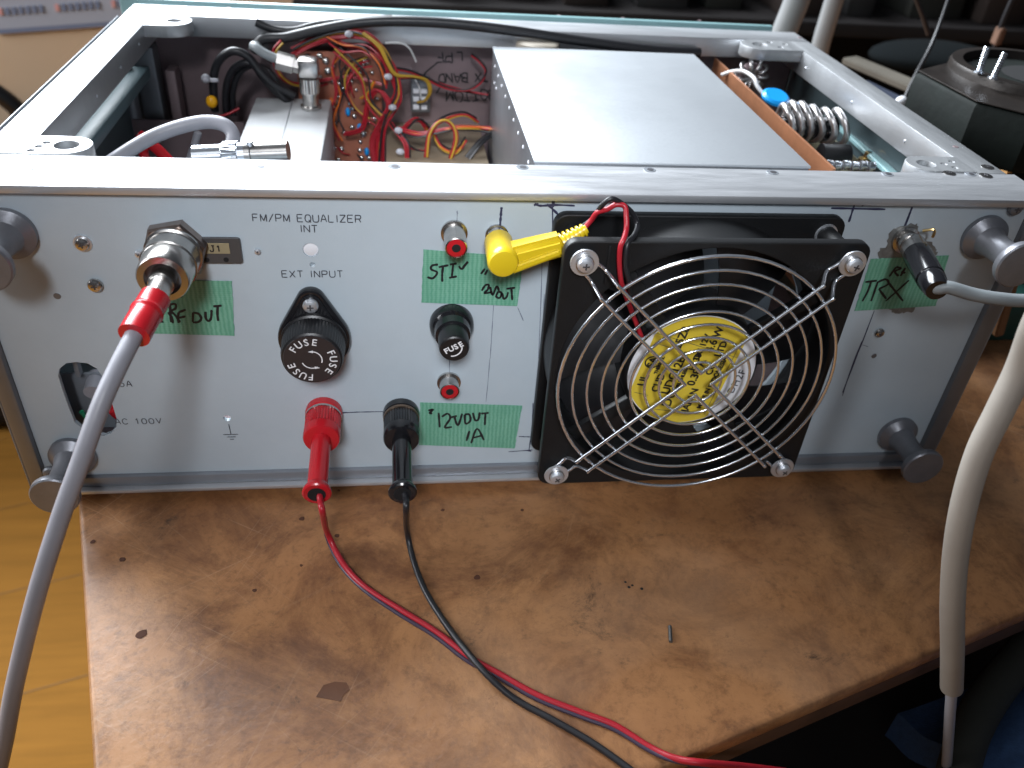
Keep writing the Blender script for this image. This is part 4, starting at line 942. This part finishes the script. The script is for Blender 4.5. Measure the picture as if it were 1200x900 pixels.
x, _, z = (-0.1037, 0.2460, 0.0226)
pt_ = thing('terminal_block', 'small dark terminal block with white screws on the far inner wall', 'terminal block', (x, .25, z-.008))
part('body', box(x-.0062, x+.0062, .2500, .2600, z-.0100, z+.0110, .0006), m_darkalu, pt_)
for i in range(2):
    for j in range(3): part('contact', box(x-.0048+i*.0052, x-.0010+i*.0052, .2490, .2502, z-.008+j*.0052, z-.0050+j*.0052, .0003), m_lwhite, pt_)
# handwriting on the far wall, upside down
wy = .2616
for s_, px, sz, ad in (('LPF', (-0.0853, 0.2616, 0.0449), .0064, 1.0), ('TX BAND', (-0.0755, 0.2616, 0.0323), .0056, .7), ('BOTTOM', (-0.0700, 0.2616, 0.0208), .0066, .5)):
    part('wall_writing', engraved(s_, sz, px[0], wy, px[2], .0009, ad, PI + .06, .25, .10), m_ink, case)
part('wall_writing', stroke_mesh([[(a[0], a[2]) for a in [(-0.0929, 0.2616, 0.0409), (-0.0995, 0.2616, 0.0353), (-0.1016, 0.2616, 0.0320)]], [(a[0], a[2]) for a in [(-0.0905, 0.2616, 0.0258), (-0.0932, 0.2616, 0.0213)]]], .0010, wy, .0001), m_ink, case)

# wiring harness
hn = thing('wiring_harness', 'tangled bundle of red, yellow and black wires beside the circuit board', 'wiring', (-.13, .23, -.02))
def bundle(path, n, spread, r, mats, seed):
    random.seed(seed); Pp = [Vector(p) for p in path]
    for k in range(n):
        off = Vector((random.uniform(-1, 1), random.uniform(-1, 1), random.uniform(-1, 1)))*spread
        pts = [p + off + Vector((random.uniform(-1, 1), random.uniform(-1, 1), random.uniform(-1, 1)))*spread*.35 for p in Pp]
        part('wire', tube(pts, r*.76, 7, 5), mats[k % len(mats)], hn)
R_, Yw, Bk, Ow = m_redwire, m_ywire, m_blackwire, m_owire
bundle([(-0.1795, 0.2360, 0.0520), (-0.1675, 0.2360, 0.0583), (-0.1512, 0.2350, 0.0630), (-0.1372, 0.2350, 0.0626), (-0.1273, 0.2340, 0.0554), (-0.1213, 0.2330, 0.0438), (-0.1184, 0.2320, 0.0308), (-0.1217, 0.2310, 0.0220), (-0.1283, 0.2300, 0.0087), (-0.1311, 0.2280, -0.0159)], 9, .0022, .00095, [R_, R_, R_, Bk, R_, Yw], 1)
bundle([(-0.1333, 0.2280, -0.0160), (-0.1350, 0.2300, 0.0002), (-0.1293, 0.2290, 0.0144), (-0.1238, 0.2280, 0.0245), (-0.1294, 0.2300, 0.0321), (-0.1341, 0.2310, 0.0306), (-0.1375, 0.2320, 0.0212), (-0.1412, 0.2330, 0.0073), (-0.1517, 0.2360, 0.0026)], 5, .0014, .0010, [R_], 2)
bundle([(-0.1385, 0.2320, 0.0652), (-0.1287, 0.2300, 0.0579), (-0.1238, 0.2290, 0.0484), (-0.1193, 0.2290, 0.0420), (-0.1084, 0.2320, 0.0405), (-0.1004, 0.2360, 0.0369), (-0.0981, 0.2380, 0.0296), (-0.1012, 0.2420, 0.0228), (-0.1054, 0.2460, 0.0203)], 3, .0007, .00095, [Yw, R_, Yw], 3)
bundle([(-0.1213, 0.2360, 0.0440), (-0.1108, 0.2400, 0.0411), (-0.1001, 0.2440, 0.0362), (-0.0880, 0.2460, 0.0306), (-0.0754, 0.2460, 0.0289), (-0.0663, 0.2460, 0.0335), (-0.0623, 0.2460, 0.0411), (-0.0667, 0.2480, 0.0467), (-0.0714, 0.2520, 0.0496)], 3, .0008, .0009, [R_, Bk, R_], 4)
bundle([(-0.1188, 0.2100, 0.0149), (-0.1065, 0.2050, 0.0139), (-0.0962, 0.2050, 0.0162), (-0.0831, 0.2070, 0.0180), (-0.0697, 0.2100, 0.0173), (-0.0618, 0.2100, 0.0164)], 6, .0014, .0009, [R_, Yw, Bk, Ow], 5)
bundle([(-0.1014, 0.2000, 0.0014), (-0.1000, 0.2000, 0.0148), (-0.0955, 0.2000, 0.0222), (-0.0904, 0.2000, 0.0244), (-0.0852, 0.2000, 0.0204), (-0.0839, 0.2000, 0.0125), (-0.0868, 0.2000, 0.0001)], 4, .0012, .0009, [R_, Bk, Yw], 6)
bundle([(-0.1129, 0.2000, -0.0016), (-0.1138, 0.2000, 0.0092), (-0.1178, 0.2050, 0.0136), (-0.1229, 0.2200, 0.0145)], 5, .0016, .0009, [R_, Bk, R_], 7)
bundle([(-0.1252, 0.2360, 0.0589), (-0.1170, 0.2380, 0.0587), (-0.1108, 0.2400, 0.0554), (-0.1065, 0.2440, 0.0464)], 1, .0003, .0008, [m_wwire], 8)
bundle([(-0.1076, 0.2440, 0.0359), (-0.1044, 0.2440, 0.0296), (-0.1038, 0.2440, 0.0237)], 1, .0003, .0006, [m_wwire], 9)
bundle([(-0.1329, 0.2310, 0.0369), (-0.1373, 0.2330, 0.0289), (-0.1417, 0.2360, 0.0246)], 2, .0008, .0009, [Yw, Ow], 10)
bundle([(-0.1675, 0.2400, 0.0331), (-0.1527, 0.2380, 0.0362), (-0.1423, 0.2380, 0.0365), (-0.1278, 0.2360, 0.0335)], 3, .0010, .0007, [R_, Bk, R_], 11)
bundle([(-0.1859, 0.2320, 0.0586), (-0.1904, 0.2320, 0.0526), (-0.1895, 0.2320, 0.0418), (-0.1833, 0.2340, 0.0343), (-0.1726, 0.2380, 0.0314)], 4, .0012, .0009, [R_, Bk, Yw], 12)
bundle([(-0.1494, 0.2400, 0.0520), (-0.1565, 0.2380, 0.0422), (-0.1541, 0.2360, 0.0274), (-0.1582, 0.2360, 0.0113), (-0.1536, 0.2360, -0.0024)], 4, .0030, .0007, [R_, Bk, R_, Ow], 21)
bundle([(-0.1368, 0.2400, 0.0474), (-0.1461, 0.2370, 0.0439), (-0.1518, 0.2360, 0.0327), (-0.1451, 0.2360, 0.0181), (-0.1357, 0.2340, 0.0125)], 4, .0026, .0007, [R_, R_, Bk, Yw], 22)
bundle([(-0.1594, 0.2360, 0.0600), (-0.1505, 0.2330, 0.0563), (-0.1384, 0.2320, 0.0555), (-0.1285, 0.2300, 0.0475), (-0.1256, 0.2300, 0.0353)], 5, .0024, .0008, [R_, Ow, R_, Bk], 23)
bundle([(-0.1006, 0.2250, 0.0112), (-0.1060, 0.2220, 0.0175), (-0.1124, 0.2200, 0.0148), (-0.1167, 0.2160, 0.0086), (-0.1105, 0.2120, 0.0015), (-0.1000, 0.2100, 0.0003)], 5, .0018, .0008, [R_, Bk, Yw, R_], 24)
bundle([(-0.0684, 0.2250, 0.0164), (-0.0769, 0.2220, 0.0215), (-0.0876, 0.2200, 0.0197), (-0.0957, 0.2150, 0.0148), (-0.0927, 0.2100, 0.0059), (-0.0834, 0.2050, 0.0037), (-0.0773, 0.2050, 0.0114)], 5, .0016, .0008, [Bk, R_, Yw, Ow], 25)
bundle([(-0.1170, 0.2050, -0.0069), (-0.1096, 0.2050, -0.0002), (-0.1033, 0.2050, -0.0011), (-0.0970, 0.2050, -0.0065)], 4, .0014, .0009, [R_, Bk, R_, Yw], 26)
bundle([(-0.0615, 0.2100, 0.0121), (-0.0697, 0.2050, 0.0072), (-0.0762, 0.2000, -0.0008)], 4, .0018, .0013, [Bk, Bk, R_], 27)
bundle([(-0.1540, 0.2320, 0.0540), (-0.1394, 0.2300, 0.0400), (-0.1363, 0.2290, 0.0249), (-0.1271, 0.2280, 0.0148)], 3, .0022, .0008, [R_, Bk, Yw], 28)
bundle([(-0.1172, 0.2400, 0.0368), (-0.1054, 0.2440, 0.0360), (-0.0890, 0.2480, 0.0311), (-0.0734, 0.2500, 0.0266), (-0.0600, 0.2500, 0.0248)], 2, .0009, .0008, [R_, Bk], 29)
for px in ((-0.1465, 0.2300, 0.0645), (-0.1240, 0.2260, 0.0417), (-0.1217, 0.2240, 0.0238), (-0.1183, 0.2040, 0.0166), (-0.1175, 0.1960, 0.0064)):
    c = Vector(px); part('cable_tie', ball(c, .0020, (1.3, .8, 1.0)), m_tie, hn)

bc = thing('black_cable_run', 'thick black cable strung across the top of the far inner wall', 'cable', (-0.1007, 0.2350, 0.0708))
part('cable', tube([(-0.2038, 0.2360, 0.0511), (-0.1972, 0.2360, 0.0581), (-0.1838, 0.2360, 0.0596), (-0.1660, 0.2350, 0.0644), (-0.1409, 0.2340, 0.0699), (-0.1159, 0.2340, 0.0719), (-0.0854, 0.2340, 0.0717), (-0.0492, 0.2340, 0.0692), (-0.0060, 0.2360, 0.0644), (0.0388, 0.2380, 0.0604), (0.0733, 0.2400, 0.0591)], .0030, 12, 8), m_blackwire, bc)
part('cable', tube([(-0.2007, 0.2400, 0.0666), (-0.1912, 0.2400, 0.0631), (-0.1789, 0.2400, 0.0627), (-0.1613, 0.2420, 0.0667), (-0.1209, 0.2430, 0.0710)], .0024, 10, 8), m_blackwire, bc)
lc = thing('black_cable_loop', 'coiled black cables at the left of the inner wall with a yellow sleeve', 'cable', (-0.2205, 0.2200, 0.0403))
for k, dx in enumerate((0, 5, -4, 9)):
    part('cable', tube([Vector(p) for p in ([(-0.2287, 0.2280, 0.0173), (-0.2269, 0.2260, 0.0353), (-0.2220, 0.2240, 0.0478), (-0.2132, 0.2220, 0.0544), (-0.2049, 0.2220, 0.0519), (-0.1986, 0.2220, 0.0434), (-0.1913, 0.2240, 0.0351), (-0.1805, 0.2260, 0.0287)])], .0024, 10, 8), m_blackwire, lc) if k == 0 else \
    part('cable', tube([Vector(p)+Vector((dx*.0008, .002*k, -dx*.0006)) for p in ([(-0.2266, 0.2280, 0.0184), (-0.2248, 0.2260, 0.0334), (-0.2195, 0.2240, 0.0450), (-0.2108, 0.2220, 0.0507), (-0.2016, 0.2220, 0.0472), (-0.1958, 0.2220, 0.0375), (-0.1880, 0.2240, 0.0270), (-0.1788, 0.2260, 0.0194)])], .0020, 10, 8), m_blackwire, lc)
part('yellow_sleeve', ball((-0.2287, 0.2220, 0.0249), .0034, (1, .8, 1.1)), mat('orange_yellow_sleeve', (.95, .45, .01), .35), lc)
part('cable_tie', tube([(-0.2303, 0.2200, 0.0390), (-0.2266, 0.2200, 0.0381), (-0.2227, 0.2200, 0.0382)], .0013, 8), m_tie, lc)
part('tie_head', ball((-0.2296, 0.2190, 0.0393), .0026), m_tie, lc)
single('thin_red_wire', tube([(-0.2363, 0.2220, 0.0134), (-0.2291, 0.2220, 0.0152), (-0.2208, 0.2220, 0.0175), (-0.2137, 0.2240, 0.0206)], .0008, 8), m_redwire, 'single thin red wire low on the inner wall left of the white box', 'wire')
rl = thing('red_cable', 'thick red cable lying low in the left corner of the case behind the front rail', 'cable', (-0.2449, 0.1500, 0.0211))
part('cable', tube([(-0.2557, 0.1600, 0.0265), (-0.2503, 0.1580, 0.0227), (-0.2450, 0.1550, 0.0192), (-0.2377, 0.1500, 0.0128)], .0030, 10, 8), m_red, rl)
part('cable', tube([(-0.2545, 0.1600, 0.0113), (-0.2550, 0.1600, 0.0180), (-0.2507, 0.1600, 0.0228)], .0026, 10, 8), m_red, rl)
single('grey_strap', tube([(-0.2320, 0.1900, 0.0177), (-0.2351, 0.1900, 0.0101), (-0.2393, 0.1900, 0.0008)], .0022, 8), m_greywire, 'short pale strap hanging below the grey cable loop', 'strap')
single('buzzer_disc', lathe((-0.0309, 0.2460, 0.0599), (0, 0, 1), [(-.01, .014), (.0005, .014), (.0015, .012)], 28), mat('dusty_tan_disc', (.45, .40, .33), .6), 'tan round disc peeping out behind the shield box', 'disc')
single('wall_clip', box(-.0540, -.0440, .2560, .2615, .0480, .0540, .001), m_greywire, 'small grey clip on the inner wall above the shield box corner', 'clip')

# copper board, coils and capacitor at the right
cb = thing('copper_board', 'upright strip of bare copper clad board along the right side of the shield box', 'copper board', (.085, .15, 0))
b0 = Vector((.0850, .0600, 0)); b1 = Vector((.0868, .2460, 0)); bd = (b1-b0).normalized(); bn_ = Vector((bd.y, -bd.x, 0))*.0008
V = []
for zz in (-.01, .0548):
    for q in (b0-bn_, b0+bn_, b1+bn_, b1-bn_): V.append((q.x, q.y, zz))
part('board', finish_mesh('b', V, [(3, 2, 1, 0), (4, 5, 6, 7), (0, 1, 5, 4), (1, 2, 6, 5), (2, 3, 7, 6), (3, 0, 4, 7)], None), m_copper, cb)
def coil(c, axis, R1, r, turns, rw_, squash=1, m_=None, span=2*PI):
    """wire wound round a toroid core"""
    c = Vector(c); d, a, b = frame_of(axis); P = []
    N_ = turns*14
    for i in range(N_+1):
        t = i/N_; A = span*t; B = 2*PI*turns*t
        rad = a*math.cos(A) + b*math.sin(A)
        P.append(c + rad*(R1 + r*math.cos(B)) + d*(r*math.sin(B)*squash))
    return tube(P, rw_, 8, 1, smooth=False)
def torus(c, axis, R1, r, seg=32):
    c = Vector(c); d, a, b = frame_of(axis)
    return tube([c + (a*math.cos(2*PI*i/seg) + b*math.sin(2*PI*i/seg))*R1 for i in range(seg)], r, 12, closed=True, smooth=False)
cc = Vector((0.1145, 0.1522, 0.0440))
tc1 = thing('toroid_coil', 'large coil of thick silver wire on a black core, the one nearer the front rail', 'coil', cc-Vector((0, 0, .012)))
part('core', lathe(cc-Vector((.020, .002, .002)), (1, .10, 0), [(0, .0068), (.036, .0068)], 24), m_gloss, tc1)
P = []
for i in range(6*18+1):
    t = i/(6*18); a = 2*PI*6*t; g_ = 1+.10*math.sin(7*t); P.append(cc + Vector((-.018 + .036*t + .0016*math.sin(2*a+1), (.0092*math.cos(a))*g_ - .001 + .004*math.sin(5*t), (.0095*math.sin(a))*g_ + .001)))
part('winding', tube(P, .0019, 8, 1, smooth=False), m_coilwire, tc1)
part('core_end', lathe(cc+Vector((.000, -.022, -.009)), (1, 0, 0), [(0, .0062), (.016, .0062)], 20), m_black, tc1)
c2 = Vector((0.1084, 0.2344, 0.0480))
tc2 = thing('toroid_coil', 'smaller silver wire coil at the far end of the copper board', 'coil', c2-Vector((0, 0, .01)))
part('core', torus(c2, (0, 1, .3), .0065, .0030), m_inner, tc2)
part('winding', coil(c2, (0, 1, .3), .0065, .0042, 10, .0012), m_coilwire, tc2)
part('white_wire', tube([(0.0832, 0.2200, 0.0514), (0.0874, 0.2150, 0.0550), (0.0930, 0.2100, 0.0567), (0.0962, 0.2000, 0.0556), (0.0975, 0.1950, 0.0521), (0.1008, 0.1900, 0.0486)], .0012, 8), m_wwire, tc2)
c3 = (0.1047, 0.1828, 0.0500)
single('disc_capacitor', lathe(c3, (.05, -.3, 1), [(-.0018, .0070), (-.0008, .0085), (.0006, .0085), (.0018, .0068)], 28), m_blue, 'bright blue disc capacitor lying between the two silver coils', 'capacitor')
for k, (px, r) in enumerate((((0.0807, 0.0927, 0.0450), .004), ((0.0981, 0.1063, 0.0400), .005), ((0.1105, 0.1093, 0.0400), .004))):
    pass
g0 = (0.1449, 0.1340, 0.0300)
single('brass_screw', lathe(g0, (0, 0, 1), [(0, .0042), (.002, .0042), (.003, .002), (.006, .002)], 14), m_gold, 'brass screw head low in the right front corner of the case', 'screw')
sd = thing('rod_stack', 'row of silver threaded parts low behind the front rail right of the copper board', 'fittings', (0.1152, 0.1074, 0.0380))
for i in range(6):
    p = Vector((0.1044, 0.1031, 0.0400)) + Vector((.0048*i, 0, -.0005*(i % 2)))
    part('threaded_rod', lathe(p, (1, 0, 0), [(0, .0026), (.0016, .0026), (.0018, .0021), (.0030, .0021), (.0032, .0026)], 14), m_chrome, sd)

# ================================================================ BEHIND THE CASE
wl = single('tan_wall', box(-1.6, -.2550, 1.00, 1.03, -.78, .05), m_wall, 'plain tan board wall behind the left of the case', 'wall')
cal = thing('wall_calendar', 'pale blue grey calendar sheet pinned to the tan wall at upper left', 'calendar', (-.6, .99, -.13))
q0, q1 = (-0.6483, 0.9950, -0.1369), (-0.4861, 0.9950, -0.1193)
def cal_pt(u, v):  # u across 0..1, v up
    a = Vector(q0); b = Vector(q1); return a + (b-a)*u + Vector((0, 0, v))
def cal_sheet(u0, u1, v0, v1, y):
    P = [cal_pt(u0, v0), cal_pt(u1, v0), cal_pt(u1, v1), cal_pt(u0, v1)]
    return poly_sheet([(p.x, y, p.z) for p in P], .0012)
part('sheet', cal_sheet(-.08, 1.35, 0, .34, .9975), m_paper, cal)
part('border', cal_sheet(-.08, 1.35, -.006, .0, .9975), m_cal, cal)
part('border', cal_sheet(-.10, -.08, -.006, .34, .9975), m_cal, cal)
for mth in range(3):
    u0 = -.03 + mth*.46
    for col_ in range(7):
        for row in range(7):
            u = u0 + col_*.055; v = .018 + row*.022
            part('date_print', cal_sheet(u, u+.032, v, v+.009, .9960), m_calred if col_ == 0 else m_cal, cal)

ds = thing('dark_shelf', 'dark cluttered wooden shelving behind the case filling the upper right', 'shelf', (.6, 1.1, -.78))
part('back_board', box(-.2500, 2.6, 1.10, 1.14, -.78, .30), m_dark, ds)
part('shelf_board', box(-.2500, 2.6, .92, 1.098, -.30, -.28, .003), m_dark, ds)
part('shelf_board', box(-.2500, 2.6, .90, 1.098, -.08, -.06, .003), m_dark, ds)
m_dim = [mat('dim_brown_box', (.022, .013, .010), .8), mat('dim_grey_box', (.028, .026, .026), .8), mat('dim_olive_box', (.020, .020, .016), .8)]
random.seed(11)
for k in range(12):
    x = -.20 + k*.105; h = random.uniform(.03, .09); wd = random.uniform(.04, .085)
    zb_ = -.0598
    nm = ('box', 'brown cardboard box', 'grey instrument case', 'olive tin')[1 + k % 3]
    labs = ['first', 'second', 'third', 'fourth', 'fifth', 'sixth', 'seventh', 'eighth', 'ninth', 'tenth', 'eleventh', 'twelfth']
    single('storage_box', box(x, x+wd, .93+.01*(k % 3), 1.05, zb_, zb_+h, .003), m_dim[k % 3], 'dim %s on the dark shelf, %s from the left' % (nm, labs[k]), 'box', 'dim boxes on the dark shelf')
# two pale bent posts behind the right rear corner
def post_tube(pts, r, lab):
    return single('pale_post', tube(pts, r, 16, 8), m_post, lab, 'post', 'pale posts behind the case')
post_tube([(0.2067, 0.4200, 0.0101), (0.2088, 0.4200, 0.0313), (0.2128, 0.4200, 0.0552), (0.2174, 0.4200, 0.0909)], .0105, 'thicker pale grey post behind the rear right corner of the case')
post_tube([(0.2886, 0.5000, -0.0251), (0.2856, 0.5000, 0.0052), (0.2862, 0.5000, 0.0314), (0.2880, 0.5000, 0.0738)], .0085, 'thinner pale post just right of the thicker one')
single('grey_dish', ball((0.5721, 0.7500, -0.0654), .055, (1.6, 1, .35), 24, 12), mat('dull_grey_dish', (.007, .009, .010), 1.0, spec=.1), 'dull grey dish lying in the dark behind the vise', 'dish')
# tan wooden strip
a_, b_, c_, d_ = [(0.2790, 0.4200, 0.0113), (0.3097, 0.3600, 0.0042), (0.3350, 0.4000, 0.0014), (0.3025, 0.4500, 0.0083)]
single('wooden_strip', rect_sweep((0.2966, 0.4600, 0.0023), (0.3173, 0.3600, 0.0045), .016, .006, .016, .006, .001), mat('pale_wood_strip', (.09, .078, .060), .9, var=.2), 'pale wooden strip running up to the vise behind the right rail', 'wood strip')
single('blue_grey_sheet', rect_sweep((0.2506, 0.3600, 0.0113), (0.2641, 0.3000, 0.0106), .03, .002, .03, .002, .0005), mat('dark_blue_sheet', (.05, .06, .09), .4), 'dark bluish sheet lying beneath the pale wooden strip', 'sheet')
for i, (pts, r) in enumerate((([(0.3347, 0.4000, 0.0810), (0.3213, 0.3800, 0.0422), (0.2963, 0.3500, 0.0192), (0.2808, 0.3300, 0.0046)], .0016), ([(0.3261, 0.4500, 0.0709), (0.3464, 0.4500, 0.0473), (0.3598, 0.4500, 0.0298)], .0022), ([(0.4285, 0.4500, 0.0685), (0.4273, 0.4500, 0.0434), (0.4288, 0.4500, 0.0212)], .0020))):
    single('dangling_wire', tube(pts, r, 8), m_blackwire, ('thin black wire slanting down to the right rail', 'dark wire hanging above the dull grey dish', 'dark wire hanging above the vise bolts')[i], 'wire', 'dark wires hanging behind the case')
single('brass_strip', rect_sweep((0.4286, 0.4500, 0.0234), (0.4288, 0.4500, 0.0383), .01, .006, .01, .006, .001), mat('dull_orange_metal', (.12, .06, .035), .8), 'dull orange metal tab standing behind the vise bolts', 'metal tab')
part('rail_button', ball((0.2188, 0.2350, 0.0335), .0042), m_lwhite, case)

# vise
vz = thing('machine_vise', 'dark green cast iron vise with round brown machined table at the right', 'vise', (.30, .24, TZ))
def ext_poly(P, z0, z1, bev=.001):
    cx = plate(P, [], z0, z1, bev, axis='z'); return cx
A0, A1, A2 = (0.1851, 0.1779, 0.0700), (0.1901, 0.1222, 0.0700), (0.2371, 0.2135, 0.0700)
vp = [(A0[0], A0[1]), (A1[0], A1[1]), (A1[0]+.02, A1[1]-.022), (A1[0]+.09, A1[1]-.03), (A1[0]+.12, A1[1]+.12), (A2[0]+.01, A2[1]+.004)]
part('body', ext_poly(vp, .038, .0690, .003), m_cast, vz)
part('foot_block', ext_poly([(p[0]*.6+.145, p[1]*.6+.110) for p in vp], TZ, .0375, .002), m_cast, vz)
part('machined_top', ext_poly([(p[0]+(.0015 if i in (0,) else 0), p[1]) for i, p in enumerate(vp)], .0692, .0700, .0003), m_castbrown, vz)
rc = Vector((0.2576, 0.1692, 0.0700))
part('round_table', lathe((rc.x, rc.y, .0500), (0, 0, 1), [(0, .050), (.0230, .050), (.0250, .049), (.0252, .043), (.0200, .042)], 56), m_castbrown, vz)
part('table_recess', lathe((rc.x, rc.y, .0702), (0, 0, 1), [(0, .0415), (.0004, .0415)], 48), m_cast, vz)
part('centre_bore', lathe((rc.x+.005, rc.y, .0708), (0, 0, 1), [(0, .0240), (.0002, .0240)], 40), m_hole, vz)
for a, b in (((0.2087, 0.1549, 0.0755), Vector((.0015, .004, .021))), ((0.2103, 0.1438, 0.0755), Vector((.0040, .003, .020)))):
    bt = part('bolt', lathe(a, b, [(0, .0030), (.0012, .0030), (.0014, .0017)] + [(.0016+.0007*k, .0019 if k % 2 else .0015) for k in range(19)], 14), m_chrome, vz)
part('knob', ball((0.2330, 0.1600, 0.0280), .0060, (1, 1, .8)), m_red, vz)
part('knob', ball((0.2499, 0.1700, 0.0246), .0090, (1, 1, 1)), mat('brown_knob', (.12, .08, .06), .5), vz)
single('brass_fitting', lathe((0.2455, 0.1500, 0.0214), (1, 0, .4), [(0, .0040), (.010, .0040), (.011, .0026), (.018, .0026)], 14), m_gold, 'dull brass fitting under the vise', 'fitting')
single('green_base_block', box(.2250, .330, .120, .150, TZ+.0002, TZ+.028, .003), mat('green_machine_enamel', (.02, .085, .07), .4, var=.3), 'dark green metal block on the desk right of the case', 'metal block')
single('brown_stick', rect_sweep((0.2483, 0.1000, -0.0659), (0.2415, 0.1000, -0.0284), .006, .006, .006, .006, .001), mat('brown_wood', (.22, .11, .05), .6), 'short brown wooden stick leaning beside the green block', 'stick')
# dark things at the far left between case and wall
lf = thing('black_bag', 'black soft bag standing behind the left side of the case', 'bag', (-.60, .70, -.78))
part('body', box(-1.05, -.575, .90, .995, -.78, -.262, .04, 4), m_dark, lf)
part('handle', tube([(-0.6882, 0.9300, -0.1770), (-0.6582, 0.9300, -0.2032), (-0.6385, 0.9300, -0.2235), (-0.6281, 0.9300, -0.2520)], .012, 12), m_black, lf)
# below the desk at lower right
single('dark_filler_box', box(.00, .95, -.22, .02, -.78, -.22, .01), m_dark, 'plain black box added to darken the space under the right end of the desk', 'dark filler')  # added black block, stands in for the darkness below the desk edge
cl = thing('blue_cloth', 'crumpled blue denim cloth at the bottom right corner with a dark strap', 'cloth', (0.1920, -0.0925, -0.2000))
def cloth():
    c = Vector((0.1972, -0.1378, -0.1400)); V = []; F = []; n = 26
    for i in range(n):
        for j in range(n):
            u = i/(n-1)*2-1; v = j/(n-1)*2-1
            h = .020*math.exp(-(u*u+v*v)) + .0045*math.sin(5*u+3*v) + .003*math.sin(9*v-4*u+1) - .02*(u*u+v*v)
            V.append(c + Vector((u*.068, v*.058, h)))
    for i in range(n-1):
        for j in range(n-1): F.append((i*n+j, (i+1)*n+j, (i+1)*n+j+1, i*n+j+1))
    o = len(V); V += [v - Vector((0, 0, .02)) for v in V[:o]]
    for i in range(n-1):
        for j in range(n-1): F.append((o+i*n+j, o+i*n+j+1, o+(i+1)*n+j+1, o+(i+1)*n+j))
    E = [k*n for k in range(n)] + [(n-1)*n+k for k in range(1, n)] + [k*n+n-1 for k in range(n-2, -1, -1)] + [k for k in range(n-2, 0, -1)]
    for a, b in zip(E, E[1:]+E[:1]): F.append((b, a, a+o, b+o))
    return finish_mesh('cloth', V, F, 60)
part('fold', cloth(), m_cloth, cl)
part('strap', tube([(0.1921, -0.0716, -0.1250), (0.1697, -0.0861, -0.1300), (0.1492, -0.0996, -0.1350), (0.1319, -0.1145, -0.1400), (0.1150, -0.1341, -0.1450)], .0085, 12, 8), m_strap, cl)
